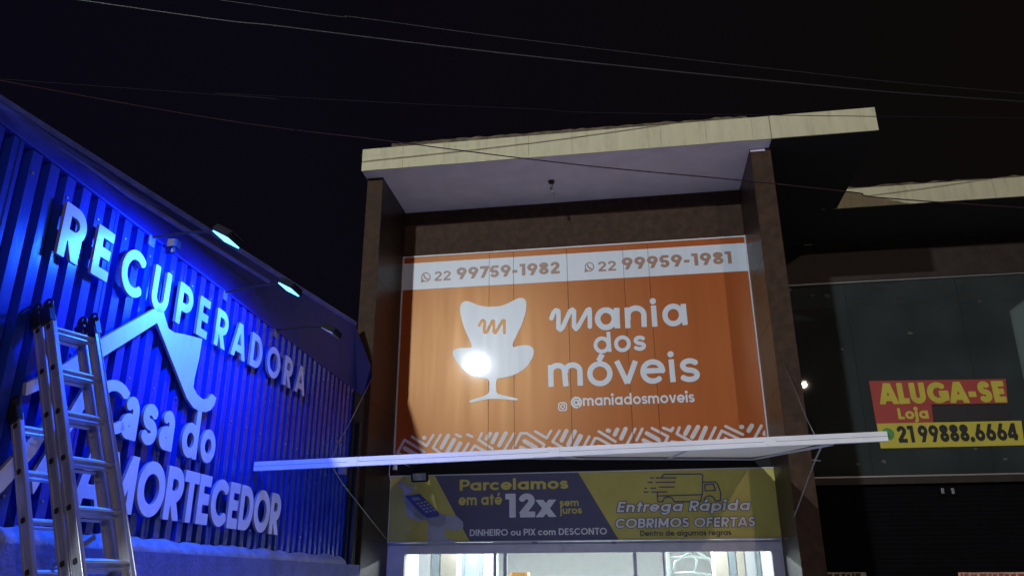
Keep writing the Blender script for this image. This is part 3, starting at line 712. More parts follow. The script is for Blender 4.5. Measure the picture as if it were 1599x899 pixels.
stroke_mesh(b, [[(ic[0]-q, ic[1]-q+2), (ic[0]-q+2, ic[1]-q), (ic[0]+q-2, ic[1]-q), (ic[0]+q, ic[1]-q+2), (ic[0]+q, ic[1]+q-2), (ic[0]+q-2, ic[1]+q), (ic[0]-q+2, ic[1]+q), (ic[0]-q, ic[1]+q-2), (ic[0]-q, ic[1]-q+2)], arc(ic[0], ic[1], 3, 3, 0, 360, 18)], 1.7, pls, 'sign_white', .5)
stroke_mesh(b, [arc(ic[0]+3.6, ic[1]-3.6, .3, .3, 0, 360, 6)], 1.0, pls, 'sign_white', .4); b.build('handle_line', None, sign)
# geometric band along the foot
b = MB(); za, zc = SZ0+.005, SZ0+.335
BG = np.meshgrid(np.arange(SX0+.01, SX1, .012), np.arange(za-.03, zc+.03, .012)); BD = [np.full(BG[0].shape, 9.0)]
def bar(x, z, x2, z2, wd=.062): BD[0] = np.minimum(BD[0], stroke_field(BG[0], BG[1], [([(x, z), (x2, z2)], -9e9, 9e9)], wd, 'round'))
y = YS
P1 = lambda u, v: (620+u/5.33, 660+v/5.33)
P2 = lambda u, v: (900+u/5.0, 640+v/5.0)
def bars(P, wd, *lines):
    for ln_ in lines:
        q = [atY(*P(*p), y) for p in ln_]
        for a_, c_ in zip(q, q[1:]): bar(a_.x, a_.z, c_.x, c_.z, wd)
bars(P1, .042, [(0, 255), (62, 140), (228, 240), (205, 275)], [(125, 115), (245, 190), (302, 100)], [(362, 100), (300, 205), (390, 275)], [(490, 96), (530, 114)], [(585, 96), (625, 114)], [(590, 275), (645, 188), (760, 250)], [(705, 85), (680, 140), (795, 215)], [(975, 85), (885, 240)], [(1030, 85), (970, 205)], [(1045, 85), (1080, 85), (1225, 180), (1200, 235)], [(1150, 70), (1245, 125), (1282, 65)], [(1352, 65), (1295, 155), (1410, 225)], [(595, 170), (540, 260)])
bars(P1, .066, [(65, 210), (170, 270)], [(15, 262), (60, 290)], [(425, 105), (370, 205)], [(475, 140), (415, 245)], [(525, 170), (475, 260)], [(775, 90), (745, 130)], [(830, 90), (795, 160)], [(905, 85), (850, 185)], [(1060, 150), (1155, 205)], [(1030, 205), (1095, 240)], [(1410, 65), (1370, 145)], [(1480, 70), (1425, 180)], [(1530, 110), (1470, 215)], [(225, 122), (228, 124)], [(1265, 212), (1275, 215)])
bars(P2, .042, [(100, 205), (50, 300)], [(105, 300), (145, 218), (170, 220), (300, 292)], [(175, 165), (305, 245)], [(460, 145), (385, 285)], [(515, 145), (470, 235)], [(590, 140), (715, 205), (685, 270)], [(680, 138), (740, 162), (755, 138)], [(805, 135), (785, 185), (910, 252)], [(745, 245), (840, 262)], [(1085, 135), (1030, 250)], [(1090, 250), (1135, 160), (1290, 235)], [(1165, 125), (1300, 190)], [(1445, 120), (1385, 230)])
bars(P2, .064, [(30, 200), (-10, 280)], [(320, 150), (300, 190)], [(385, 145), (350, 220)], [(550, 180), (650, 235)], [(525, 235), (610, 275)], [(880, 130), (850, 185)], [(950, 130), (905, 210)], [(1010, 138), (962, 245)], [(1370, 120), (1345, 160)], [(1490, 150), (1470, 185)], [(245, 158), (255, 160)], [(1288, 130), (1294, 130)], [(1165, 225), (1168, 232)], [(175, 285), (180, 290)])
BD = np.maximum(BD[0], np.maximum(np.maximum(za-BG[1], BG[1]-zc), np.maximum(SX0+.02-BG[0], BG[0]-SX1+.02)))
for i in range(6):
    pts, fs = contour(SX0+.01, za-.03, .012, np.maximum(BD, np.maximum(seams[i]+.004-BG[0], BG[0]-seams[i+1]+.004))); put(b, pts, fs, lambda u, v: Vector((u, YS, v)), 'sign_pale')
b.build('pattern_band', None, sign)

# ------------------------------------------------------------------ awning
AY = -4.85
aL, aR = atY(398, 728, AY), atY(1385, 681, AY)
awn = empty('awning', (aL+aR)/2, 'thin white sloping awning on a long metal beam in front of the orange sign', 'awning')
ad_ = (aR-aL).normalized(); L = (aR-aL).length; up = Vector((0, 0, 1)); mid = (aL+aR)/2
b = MB()
for q in (-1, 1): b.obox(mid+up*.0215*q, ad_*(L/2), Vector((0, .022, 0)), up*.0198)
b.obox(mid+Vector((0, .012, 0)), ad_*(L/2-.005), Vector((0, .008, 0)), up*.04)
b.build('front_beam', 'white_metal', awn)
for t_ in (.17, .5, .83):
    b = MB(); b.obox(aL.lerp(aR, t_)+Vector((0, -.0235, 0)), ad_*.05, Vector((0, .0015, 0)), up*.041)
    for k_ in (-.015, .015): b.tube([aL.lerp(aR, t_+k_/2)+Vector((0, -.0245, .02)), aL.lerp(aR, t_+k_/2)+Vector((0, -.03, .02))], .006, 6)
    b.build('splice_plate', 'white_metal', awn)
def onbeam(px): t = (px-398)/(1385-398); return aL.lerp(aR, t)
pA, pB = onbeam(466), onbeam(1308)
bA, bB = Vector((pA.x+.0, -.06, 3.50)), Vector((pB.x, -.06, 3.36))
fA, fB = pA+Vector((0, .03, .043)), pB+Vector((0, .03, -.01))
b = MB(); N = 14; vs = []
for j in range(1):
    for i in range(N+1):
        for k in range(9):
            s_, t_ = i/N, k/8; p = fA.lerp(fB, s_).lerp(bA.lerp(bB, s_), t_); p = p-up*(.02*math.sin(math.pi*t_)*(.6+.4*math.sin(9*s_))+.004*j); vs.append(p)
fs = [(i*9+k, (i+1)*9+k, (i+1)*9+k+1, i*9+k+1) for i in range(N) for k in range(8)]
b.add(vs, fs, 'awning_canvas'); b.build('canopy_sheet', None, awn)
b = MB()
for a_, c_ in ((fA, bA), (fB, bB)): b.tube([a_-up*.03, c_-up*.03], .012, 6)
for t_ in (.25, .5, .75): b.tube([fA.lerp(fB, t_)-up*.035, bA.lerp(bB, t_)-up*.035], .01, 6)
b.tube([bA-up*.03, bB-up*.03], .014, 6)
b.build('rafters', 'sheet_under', awn)
def rod(pts, r, name='stay'):
    b = MB(); b.tube(pts, r, 6); return b.build(name, 'grey_metal', awn, True)
rod([atY(518, 716, -4.2), atY(527, 692, -3.8), atY(545, 662, -3.3), atY(582, 588, YF-.02)], .006)
rod([atY(520, 730, -4.3), atY(535, 755, -3.6), atY(604, 842, -.14)], .006)
rod([atY(1284, 694, -4.0), atY(1273, 718, -3.5), atY(1229, 836, -.14)], .008)
rod([atY(1272, 678, -4.0), atY(1259, 652, -3.6), atY(1222, 560, YF-.02)], .005)
b = MB(); p = atY(1277, 719, -3.55); b.tube([p-Vector((.06, 0, -.01)), p+Vector((.03, 0, 0))], .007, 6); b.build('turnbuckle', 'grey_metal', awn)

# ------------------------------------------------------------------ yellow and grey banner over the door
YB = -.12
ban = empty('promotional_banner', (-.8, YB, 2.24), 'yellow and dark grey banner with white lettering above the shop doorway, under the awning', 'banner')
BX0, BX1, BZ0, BZ1 = -3.655, 2.035, 2.245, 3.195
plb = lambda px, py: atY(px, py, YB-.003)
plb2 = lambda px, py: atY(px, py, YB-.006)
plb3 = lambda px, py: atY(px, py, YB-.009)
bx('panel', 'banner_yellow', ban, BX0, BX1, YB, YB+.04, BZ0, BZ1)
b = MB()
for a in ((BX0-.012, BX1+.012, BZ1, BZ1+.014), (BX0-.012, BX1+.012, BZ0-.014, BZ0)): b.box(a[0], a[1], YB-.012, YB+.045, a[2], a[3])
b.box(BX0-.012, BX0, YB-.012, YB+.045, BZ0, BZ1); b.box(BX1, BX1+.012, YB-.012, YB+.045, BZ0, BZ1); b.build('frame', 'frame_white', ban)
g = [plb(679, 744), plb(733, 849), plb(966, 845), plb(903, 737)]
b = MB(); b.add([(g[0].x, YB-.003, BZ1-.002), (g[1].x, YB-.003, BZ0+.002), (g[2].x, YB-.003, BZ0+.002), (g[3].x, YB-.003, BZ1-.002)], [(0, 1, 2, 3)]); b.build('grey_field', 'banner_grey', ban)
def btext(t, wt, px0, px1, py, pyt, m, res=26, gap=.02, grow=0, shear=0, lay=2, dy=0):
    yy = YB-.003*lay; pm = (px0+px1)/2
    a, c = atY(px0, py, yy), atY(px1, py, yy); zb, zt = atY(pm, py, yy).z, atY(pm, pyt, yy).z
    b = MB(); text_on(b, t, wt, hfit(a.x, c.x, zb, zt, yy), m, res, gap, grow, shear); return b.build('lettering', None, ban)
btext('Parcelamos', .20, 717.7, 887.5, 764, 746.5, 'banner_text_yellow')
btext('em até', .19, 716, 784, 787.8, 770.5, 'banner_text_yellow')
btext('12x', .24, 789, 869, 807, 769.5, 'banner_text_white', 30)
btext('sem', .18, 874, 903.7, 789.5, 778, 'banner_text_yellow', 22)
btext('juros', .18, 874, 908.7, 801.5, 790, 'banner_text_yellow', 22)
btext('DINHEIRO ou PIX com DESCONTO', .19, 733.5, 948, 835, 824.5, 'banner_text_white', 22)
def stext(t, wt, px0, px1, py, pyt, sh, res=26):
    btext(t, wt, px0, px1, py, pyt, 'banner_outline', res, .05, .06, sh, 3); btext(t, wt, px0, px1, py, pyt, 'banner_text_white', res, .05, 0, sh, 4)
stext('Entrega Rápida', .19, 963, 1173, 797.5, 781, .2)
stext('COBRIMOS OFERTAS', .20, 961.5, 1180, 822.5, 807.5, .12)
btext('Dentro de algumas regras', .16, 1000, 1142.4, 835.5, 827, 'banner_dark', 22, .03)
ZT_ = lambda L: [(900+u/3.7625, 660+v/3.7625) for u, v in L]
b = MB()
stroke_mesh(b, [ZT_(q) for q in ([(500, 318), (515, 300), (735, 299), (742, 305), (740, 420), (475, 428), (478, 405)], [(742, 348), (815, 345), (830, 358), (848, 410), (846, 455), (815, 458)], [(475, 428), (480, 462), (510, 462)], [(738, 420), (730, 460)], [(570, 462), (735, 460)], arc(540, 462, 32, 28, 180, 360, 14), arc(782, 455, 32, 28, 180, 360, 14), [(755, 362), (805, 358), (818, 395), (757, 398), (755, 362)], [(432, 322), (455, 322)], [(465, 322), (588, 322)], [(418, 348), (450, 348)], [(465, 348), (582, 347)], [(485, 376), (578, 375)], [(400, 383), (415, 383)], [(435, 382), (468, 382)], [(395, 406), (425, 405)], [(440, 405), (535, 404)])], 2.1, plb, 'banner_outline', .8)
b.build('truck_drawing', None, ban)
ZB1 = lambda L: [(580+u/3.763, 660+v/3.763) for u, v in L]
b = MB()
shape_mesh(b, ZB1([(330, 570), (330, 718), (520, 716), (440, 670), (425, 640), (430, 590)]), plb, 'hand_tone', 1)
shape_mesh(b, ZB1([(420, 560), (445, 538), (500, 545), (538, 580), (540, 610), (515, 630), (470, 628), (425, 632)]), plb2, 'hand_tone', 1)
shape_mesh(b, ZB1([(310, 560), (340, 545), (400, 530), (440, 545), (430, 600), (400, 612), (350, 600)]), plb3, 'hand_shade', 1)
shape_mesh(b, ZB1([(172, 430), (180, 420), (230, 560), (290, 578), (320, 560), (200, 440)]), plb2, 'hand_shade', 1)
shape_mesh(b, ZB1([(190, 505), (215, 500), (260, 550), (300, 575), (270, 580), (225, 550)]), plb3, 'hand_tone', 1)
b.build('hand_drawing', None, ban)
b = MB(); shape_mesh(b, ZB1([(195, 428), (285, 416), (400, 530), (395, 548), (330, 558), (300, 540)]), lambda p, q: atY(p, q, YB-.012), 'banner_blue', 1)
shape_mesh(b, ZB1([(160, 340), (185, 345), (205, 375), (240, 370), (240, 410), (190, 422), (185, 385), (158, 372)]), plb2, 'hand_tone', 1)
for r_ in range(4):
    for c_ in range(3):
        u, v = 262+c_*22+r_*17, 470+r_*16-c_*5; shape_mesh(b, ZB1([(u, v), (u+14, v-3), (u+22, v+5), (u+8, v+8)]), lambda p, q: atY(p, q, YB-.015), 'hand_tone', .7)
shape_mesh(b, ZB1([(232, 440), (275, 434), (292, 450), (248, 457)]), lambda p, q: atY(p, q, YB-.015), 'hand_shade', .8)
b.build('card_machine_drawing', None, ban)
fl = empty('floodlight', atY(655, 738, -.5), 'small black floodlight with pale unlit lens above the left end of the banner', 'lamp')
c = atY(655, 744, -.55); d_ = Vector((0, -.94, -.34)); e_ = Vector((1, 0, .02)); f_ = d_.cross(e_)
b = MB(); b.bevbox(c+Vector((0, .02, 0)), e_*.125, f_*.07, d_*.02, .15); b.build('housing', 'black_metal', fl)
b = MB(); b.obox(c+d_*.004, e_*.100, f_*.052, d_*.002); b.build('lens', 'lens_dead', fl)
b = MB(); b.tube([c+Vector((.08, .04, .05)), c+Vector((.09, .1, .13)), c+Vector((.09, .5, .2))], .008, 6); b.build('bracket', 'black_metal', fl)
cm = empty('security_camera', atY(612, 728, -.6), 'small white bullet camera with dangling cable below the left end of the awning', 'camera')
c = atY(617, 728, -.8); b = MB(); b.tube([c+Vector((0, 0, .08)), c+Vector((0, -.01, -.05))], [.03, .034], 12); b.build('body', 'white_metal', cm, True)
b = MB(); b.tube([c+Vector((0, -.01, -.048)), c+Vector((0, -.012, -.058))], .028, 12); b.build('lens', 'black_plastic', cm, True)
b = MB(); b.tube([c+Vector((-.03, 0, .05)), c+Vector((-.08, 0, .02)), c+Vector((-.085, 0, -.1)), c+Vector((-.06, .02, -.2))], .006, 6); b.build('cable', 'white_metal', cm, True)
b = MB(); b.tube([c+Vector((0, 0, .07)), c+Vector((0, .3, .1)), c+Vector((0, .82, .1))], .008, 6); b.build('bracket', 'white_metal', cm, True)

# ------------------------------------------------------------------ doorway
YD = -.06
b = MB(); b.box(XL1+.002, XR0-.002, YD-.05, YD+.12, 2.075, 2.228); hd = b.build('door_header', 'frame_white', shop)
b = MB(); b.box(XL1+.01, XR0-.01, YD-.062, YD-.051, 2.195, 2.206); b.box(-1.5, -1.42, YD-.066, YD-.051, 2.20, 2.24); b.box(-.35, -.29, YD-.066, YD-.051, 2.185, 2.225); b.build('header_rail', 'grey_metal', hd)
jx0, jx1 = atY(632, 885, YD).x, atY(1207, 885, YD).x
bx('door_jamb', 'frame_white', shop, XL1+.002, jx0, YD-.05, YD+.12, .12, 2.073)
bx('door_jamb', 'frame_white', shop, jx1, XR0-.002, YD-.05, YD+.12, .12, 2.073)
mx_ = [atY(p, 885, YD).x for p in (773, 789, 992, 1037)]
for a, wd in zip(mx_, (.045, .05, .05, .03)): bx('door_mullion', 'frame_white', shop, a-wd/2, a+wd/2, YD-.02, YD+.04, .12, 2.073)
b = MB(); b.box(jx0, jx1, YD+.008, YD+.014, .12, 2.073); b.build('door_glass', 'door_glass', shop)
# the room behind
RY = 8.5
b = MB(); b.box(XL1, XR0, .13, RY, .02, .12); b.build('shop_floor', 'inner_floor', shop)
b = MB(); b.box(XL1, XR0, .13, RY, 2.74, 2.81); b.build('shop_ceiling', 'inner_white', shop)
b = MB(); b.box(XL1, XR0, RY, RY+.1, .12, 2.74); b.box(XL1+.001, XL1+.06, .31, RY, .12, 2.74); b.box(XR0-.06, XR0-.001, .31, RY, .12, 2.74); b.build('shop_wall', 'inner_white', shop)
bx('ceiling_beam', 'ward_grey', shop, -1.9, .55, 4.9, 5.25, 2.40, 2.739)
for i, (x, yy) in enumerate(((-2.3, 1.3), (.6, 1.3), (-.8, 3.4))):
    o = empty('ceiling_lamp', (x, yy, 2.72), ['tube lamp on the shop ceiling near the left wardrobe', 'tube lamp on the shop ceiling near the bunk bed', 'tube lamp deeper inside on the shop ceiling'][i], 'lamp', 'tube lamps inside the shop')
    b = MB(); b.box(x-.65, x+.65, yy-.06, yy+.06, 2.70, 2.738); b.build('fitting', 'inner_white', o)
    b = MB(); b.tube([(x-.6, yy, 2.68), (x+.6, yy, 2.68)], .018, 8); b.build('tube', 'tube_white', o, True)
    ld = bpy.data.lights.new('tube_light', 'AREA'); ld.shape = 'RECTANGLE'; ld.size = 1.2; ld.size_y = .1; ld.energy = POW_SHOP*(.045, .045, .62)[i]; ld.color = (.86, .94, 1)
    lo = bpy.data.objects.new('tube_light', ld); lo.location = (x, yy, 2.655); COL.objects.link(lo); lo.parent = o; lo.matrix_parent_inverse = o.matrix_world.inverted()
def wardrobe(cols, yy, label, depth=.5, top=2.32):
    x0 = atY(cols[0][0], 885, yy).x; x1 = atY(cols[-1][1], 885, yy).x
    o = empty('wardrobe', ((x0+x1)/2, yy, .12), label, 'wardrobe')
    bx('carcass', 'ward_white', o, x0, x1, yy+.02, yy+depth, .12, top)
    for a, c, m in cols:
        u, v = atY(a, 885, yy).x, atY(c, 885, yy).x; bx('door', m, o, u+.004, v-.004, yy-.004, yy+.018, .16, top-.02)
wardrobe([(628, 672, 'ward_white'), (675, 686, 'ward_grey'), (688, 713, 'ward_cream')], 1.5, 'white and cream wardrobe nearest the left door jamb')
wardrobe([(714, 726, 'ward_grey'), (727, 746, 'ward_blue'), (747, 754, 'ward_grey'), (755, 770, 'ward_cream')], 1.9, 'pale blue and grey wardrobe beside the door mullion')
wardrobe([(1116, 1138, 'ward_cream'), (1139, 1150, 'ward_grey'), (1151, 1163, 'ward_cream'), (1165, 1180, 'ward_white'), (1183, 1188, 'ward_grey'), (1190, 1215, 'ward_white')], 1.6, 'cream wardrobe with dark handle nearest the right door jamb')
o = empty('bunk_bed', (.55, 2.6, .12), 'pale green bunk bed with curved guard rail behind the right door pane', 'bunk bed')
x0, x1 = atY(1044, 885, 2.6).x, atY(1116, 885, 2.6).x
for x in (x0, x1): bx('post', 'bed_green', o, x-.03, x+.03, 2.55, 2.61, .12, 2.36)
b = MB()
for z in (1.80, 2.06, 2.30): b.tube([(x0, 2.58, z), ((x0+x1)/2, 2.58, z+.02), (x1, 2.58, z-.03)], .022, 6)
xm = (x0+x1)/2
b.tube([(x0+.04, 2.57, 1.72), (x0+.12, 2.57, 2.0), (xm-.02, 2.57, 2.14), (xm+.1, 2.57, 2.02), (xm+.06, 2.57, 1.84)], .02, 6)
b.tube([(xm-.1, 2.57, 2.3), (xm+.05, 2.57, 2.2), (x1-.06, 2.57, 2.02), (x1-.02, 2.57, 1.8)], .018, 6)
b.build('guard_rail', 'bed_green', o, True); bx('mattress', 'ward_white', o, x0, x1, 2.62, 4.3, 1.5, 1.7); bx('bed_base', 'bed_green', o, x0, x1, 2.62, 4.3, 1.40, 1.49)
bx('mattress', 'ward_white', o, x0, x1, 2.62, 4.3, .5, .7); bx('bed_base', 'bed_green', o, x0, x1, 2.62, 4.3, .40, .49)
x0, x1 = atY(796, 892, 1.4).x, atY(823, 892, 1.4).x; zt = atY(810, 893, 1.4).z
o = empty('display_stand', ((x0+x1)/2, 1.6, .12), 'orange topped display stand just inside the door left of centre', 'display stand')
bx('column', 'ward_white', o, x0+.04, x1-.04, 1.5, 1.7, .12, zt-.3); b = MB(); b.bevbox(((x0+x1)/2, 1.6, zt-.15), ((x1-x0)/2, 0, 0), (0, .2, 0), (0, 0, .15), .2); b.build('top_board', 'orange_box', o)

# ================================================================== VACANT SHOP (right, set back)
YV = 2.56; VX0, VX1 = 2.30, 12.0
vac = empty('vacant_shop', (6, YV, 0), 'dark vacant shop set back on the right with big dusty upper window and closed shutter', 'building')
bx('lintel', 'wood_brown', vac, VX0, VX1, YV, YV+.25, 6.92, ZS-.01)
bx('beam', 'wood_brown', vac, VX0, VX1, YV-.02, YV+.25, 3.22, 3.33)
bx('side_wall', 'black_wall', vac, VX1, VX1+.2, YV-3.5, YV+4, 0, ZS)
b = MB(); b.box(VX0, VX1, YV+4, YV+4.2, 0, ZS); b.box(VX0, VX1, YV+.26, YV+4, 3.0, 3.2); b.build('inner_wall', 'black_wall', vac)
gw = empty('upper_window', (6, YV, 3.35), 'wide dusty dark window of the vacant shop behind the to-let sign', 'window')
bx('pane', 'dusty_glass', gw, VX0+.02, VX1, YV+.06, YV+.066, 3.36, 6.90)
b = MB(); b.box(VX0, VX1, YV-.022, YV+.08, 3.335, 3.36); b.box(VX0, VX1, YV+.02, YV+.08, 6.90, 6.918); b.build('frame', 'grey_metal', gw)
b = MB()
for p in ((1525, 590), (1345, 610)):
    x = atY(*p, YV).x; b.box(x-.003, x+.003, YV+.052, YV+.0585, 3.362, 6.898)
b.build('glass_joint', 'black_wall', gw)
b = MB()
for (px, py, r_) in ((1269, 461, 3.5), (1292, 462, 5), (1421, 520, 4), (1380, 720, 4.5), (1340, 724, 3.5), (1530, 470, 2), (1570, 716, 4), (1523, 700, 3), (1315, 545, 2.5)):
    poly = [(px+r_*random.uniform(.6, 1.2)*math.cos(a)*1.2, py+r_*random.uniform(.5, 1.1)*math.sin(a)*.8) for a in np.linspace(0, 2*math.pi, 11)[:-1]]
    shape_mesh(b, poly, lambda p, q: atY(p, q, YV+.056), 'residue', .8)
b.build('tape_residue', None, gw)
# board standing behind the glass at the right
x0 = atY(1578, 480, YV+.6).x; o = empty('grey_board', (x0, YV+.6, 3.2), 'pale grey board standing behind the dusty window near the right edge', 'board')
b = MB(); q0, q1, q2, q3 = atY(1578, 487, YV+.6), atY(1640, 440, YV+.6), atY(1640, 600, YV+.6), atY(1602, 600, YV+.6)
b.add([q0, q3, q2, q1], [(0, 1, 2, 3)]); b.add([p+Vector((0, .03, 0)) for p in (q0, q3, q2, q1)], [(3, 2, 1, 0)]); b.build('panel', 'inner_white', o)
b = MB(); b.tube([q1+Vector((0, -.01, .01)), q0+Vector((0, -.01, .01)), q3+Vector((0, -.01, 0))], .022, 6); b.tube([q3, Vector((q3.x, q3.y, 3.2))], .015, 6); b.build('edge_strip', 'white_metal', o)
# slab over it
b = MB(); b.box(3.70, VX1+1, 1.02, YV+4, ZS, 8.06); sl2 = b.build('roof_slab', 'cream_paint', vac)
b = MB(); x = 3.70
while x < VX1: b.box(x+.002, x+1.298, 1.0, 1.018, ZS-.004, 8.062); x += 1.3
b.build('fascia', 'cream_paint', sl2)
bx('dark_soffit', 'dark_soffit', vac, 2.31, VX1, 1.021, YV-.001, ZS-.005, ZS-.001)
b = MB(); N = 70; vs = []
for i in range(N+1):
    x = 3.70+(VX1-3.7)*i/N; zt = 8.20+random.uniform(-.02, .02); vs += [Vector((x, 1.22, 8.061)), Vector((x, 1.22, zt)), Vector((x, 1.7, zt+.05))]
b.add(vs, [(i*3+k, (i+1)*3+k, (i+1)*3+k+1, i*3+k+1) for i in range(N) for k in range(2)]); b.build('roof_tile_edge', 'old_tile', vac)
# shutter
sh = empty('roller_shutter', (6, YV+.1, .12), 'dark closed roller shutter under the vacant shop window', 'shutter')
b = MB(); z = .13
while z < 3.2:
    b.hexa([(2.62, YV+.10, z), (VX1, YV+.10, z), (VX1, YV+.14, z), (2.62, YV+.14, z), (2.62, YV+.075, z+.05), (VX1, YV+.075, z+.05), (VX1, YV+.14, z+.05), (2.62, YV+.14, z+.05)])
    b.box(2.62, VX1, YV+.10, YV+.14, z+.05, z+.072); z += .075
b.build('slats', 'shutter_grey', sh)
bx('guide', 'black_wall', sh, 2.31, 2.618, YV+.02, YV+.2, .12, 3.21)
for i, px in enumerate((1472, 1488)):
    p = atY(px, 766, YV-.01); o = empty('shutter_clip', p, ['left one of two small pale clips under the vacant shop beam', 'right one of two small pale clips under the vacant shop beam'][i], 'clip', 'clips under the beam')
    b = MB(); b.bevbox(p, (.022, 0, 0), (0, .012, 0), (0, 0, .045), .2); b.build('plate', 'grey_metal', o); b = MB(); b.tube([p+Vector((0, -.012, .02)), p+Vector((0, -.03, .0)), p+Vector((0, -.03, -.03))], .005, 6); b.build('hook', 'grey_metal', o)
for i, (a, c, m) in enumerate(((1265, 1352, 'poster_a'), (1496, 1620, 'poster_b'))):
    y = YV+.066; q0, q1 = atY(a, 893, y), atY(c, 892, y)
    o = empty('poster', (q0.x, y, q0.z-.9), ['pale poster whose top edge shows on the shutter, next to the shop pillar', 'reddish poster whose top edge shows on the shutter, far from the shop pillar'][i], 'poster')
    b = MB(); b.box(q0.x, q1.x, y, y+.004, q0.z-.9, q0.z); b.build('sheet', m, o)
    b = MB(); k = q0.x+.03
    while k < q1.x-.08:
        d = random.uniform(.05, .14); b.box(k, k+d*.7, y-.003, y-.001, q0.z-.16, q0.z-random.uniform(.012, .03)); k += d
    b.build('picture_blocks', 'rent_black' if i == 0 else 'rent_red', o)
# to-let sign on the glass
YT = YV+.052
rent = empty('rental_sign', atY(1480, 650, YT), 'red and yellow ALUGA-SE to-let banner with black phone number on the dark window', 'sign')
plt = lambda px, py: atY(px, py, YT)
def quad(name, pts, m, dy): b = MB(); b.add([atY(*p, YT-dy) for p in pts], [(0, 1, 2, 3)]); b.add([atY(*p, YT-dy)+Vector((0, .003, 0)) for p in pts], [(3, 2, 1, 0)]); return b.build(name, m, rent)
Z3 = lambda u, v: (1220+u/2.997, 420+v/2.997)
quad('red_banner', [Z3(410, 523), Z3(430, 637), Z3(1060, 627), Z3(1050, 513)], 'rent_red', .004)
quad('red_banner', [Z3(428, 630), Z3(445, 724), Z3(712, 716), Z3(703, 634)], 'rent_red', .008)
quad('black_tape', [Z3(704, 640), Z3(713, 712), Z3(1068, 706), Z3(1062, 632)], 'tape_black', .006)
quad('yellow_banner', [Z3(446, 722), Z3(466, 838), Z3(1138, 823), Z3(1124, 708)], 'rent_yellow', .012)
def rtext(t, wt, pl, pr, pt, m, dy, grow=0, gap=.0):
    a, c, tp = atY(*Z3(*pl), YT-dy), atY(*Z3(*pr), YT-dy), atY(*Z3(*pt), YT-dy); hgt = tp.z-a.z
    b = MB(); text_on(b, t, wt, lambda u, v: a.lerp(c, u)+Vector((0, 0, hgt*v)), m, 28, gap, grow); return b.build('lettering', None, rent)
rtext('ALUGA-SE', .265, (462, 632), (1058, 622), (470, 533), 'rent_yellow', .012)
rtext('Loja', .22, (550, 702), (692, 698), (550, 650), 'rent_yellow', .012)
rtext('21', .23, (550, 812), (628, 810), (550, 733), 'rent_black', .016)
rtext('99888.6664', .235, (648, 810), (1113, 800), (648, 730), 'rent_black', .016)
b = MB(); c = atY(*Z3(499, 771), YT-.016); b.tube([c, c+Vector((0, -.004, 0))], .105, 24); b.tube([c+Vector((0, -.0045, 0)), c+Vector((0, -.0065, 0))], .082, 24, 'rent_green')
stroke_mesh(b, [[(1220+490/2.997, 420+760/2.997), (1220+493/2.997, 420+772/2.997), (1220+508/2.997, 420+782/2.997)]], 2.2, lambda p, q: atY(p, q, YT-.0235), 'residue', .5, 'round'); b.build('phone_icon', 'rent_green', rent)

# ================================================================== OVERHEAD CABLES
def cable(pts, r, m, label, ext=14):
    P = [Vector(p) for p in pts]; d0, d1 = (P[0]-P[1]).normalized(), (P[-1]-P[-2]).normalized()
    P = [P[0]+d0*ext+Vector((0, 0, .3))]+P+[P[-1]+d1*ext+Vector((0, 0, .3))]
    # resample as a gentle curve
    out = []
    for i in range(len(P)-1):
        a, b_, c, d = P[max(i-1, 0)], P[i], P[i+1], P[min(i+2, len(P)-1)]
        for k in range(10):
            t = k/10; out.append(.5*((2*b_)+(c-a)*t+(2*a-5*b_+4*c-d)*t*t+(3*b_-a-3*c+d)*t**3))
    out.append(P[-1]); b = MB(); b.tube(out, r, 6); o = b.build('overhead_cable', m, None, True); tag(o, label, 'cable', 'cables strung over the street'); return o
cable([atZ(120, 0, 8.4), atZ(450, 43, 8.3), atZ(800, 85, 8.25), atZ(1200, 126, 8.3), atZ(1599, 159, 8.4)], .010, 'cable_black', 'thicker pale-lit cable, the lower of the two crossing the top of the sky')
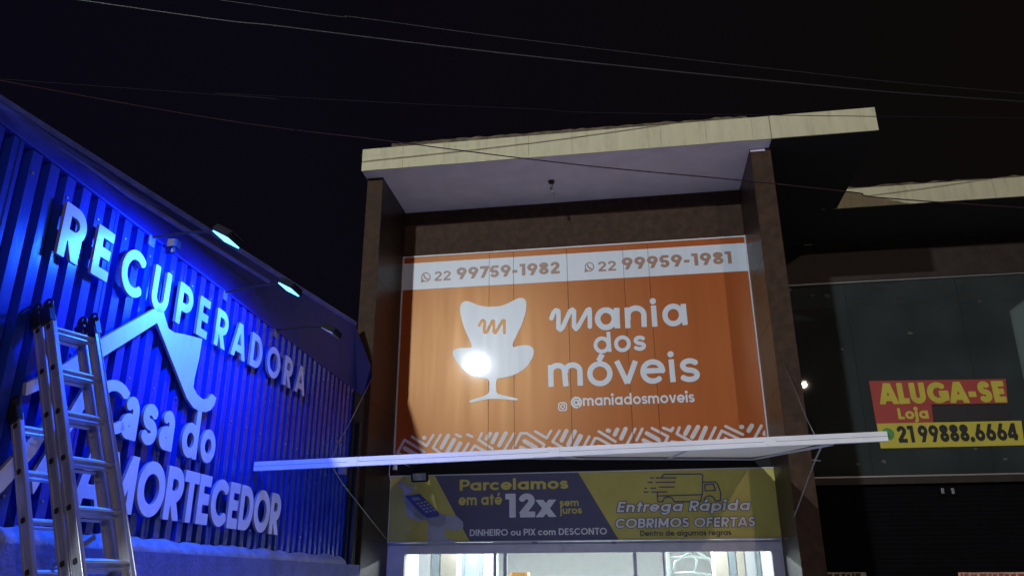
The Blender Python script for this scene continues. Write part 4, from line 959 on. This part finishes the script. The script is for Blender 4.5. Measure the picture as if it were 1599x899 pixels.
cable([atZ(340, 0, 8.8), atZ(560, 28, 8.75), atZ(800, 60, 8.7), atZ(1200, 107, 8.75), atZ(1599, 146, 8.8)], .006, 'cable_black', 'thin cable, highest of those crossing the sky')
cable([atZ(60, 128, 5.4), atZ(350, 146, 5.4), atZ(800, 169, 5.4), atZ(1366, 182, 5.43)], .0032, 'cable_dark', 'faint dark cable passing just above the cream roof slab', 20)
cable([atY(230, 168, -6.6), atY(620, 222, -6.5), atY(900, 257, -6.45), atY(1150, 281, -6.4), atY(1330, 300, -6.3), atY(1500, 318, -6.2)], .0045, 'cable_red', 'dark reddish cable sagging across the front of the roof slab and soffit', 6)

# ================================================================== STREET LAMPS across the road
def street_lamp(P, power, col, wide, label):
    base = Vector((P.x, P.y-1.6, .12)); o = empty('street_lamp', base, label, 'street lamp', 'street lamps across the road')
    b = MB(); b.tube([base, base+Vector((0, 0, P.z-.25))], [.11, .07], 12); b.build('pole', 'pole_grey', o, True)
    b = MB(); b.tube([base+Vector((0, 0, P.z-.35)), base+Vector((0, .5, P.z+.05)), P+Vector((0, -.35, .2))], .035, 8); b.build('arm', 'pole_grey', o, True)
    b = MB(); b.bevbox(P+Vector((0, -.1, .2)), (wide*.55, 0, 0), (0, .36, .05), (0, 0, .06), .2); b.build('lamp_head', 'pole_grey', o)
    b = MB(); b.obox(P+Vector((0, 0, .128)), (wide*.45, 0, 0), (0, .24, 0), (0, 0, .006)); b.build('lens', 'lens_street', o)
    ld = bpy.data.lights.new('street_light', 'AREA'); ld.energy = power/4; ld.color = col; ld.shape = 'ELLIPSE'; ld.size = wide; ld.size_y = .17
    lo = bpy.data.objects.new('street_light', ld); COL.objects.link(lo); lo.location = P
    lo.rotation_euler = (Vector((0, 0, 4))+Vector((P.x*.4, 0, 0))-P).to_track_quat('-Z', 'Y').to_euler(); lo.parent = o; lo.matrix_parent_inverse = o.matrix_world.inverted()
street_lamp(LAMP_A, POW_A, COL_STREET, .62, 'street lamp across the road whose light glares in the orange sign')
street_lamp(LAMP_B, POW_B, COL_WARM, .22, 'street lamp across the road opposite the vacant shop')
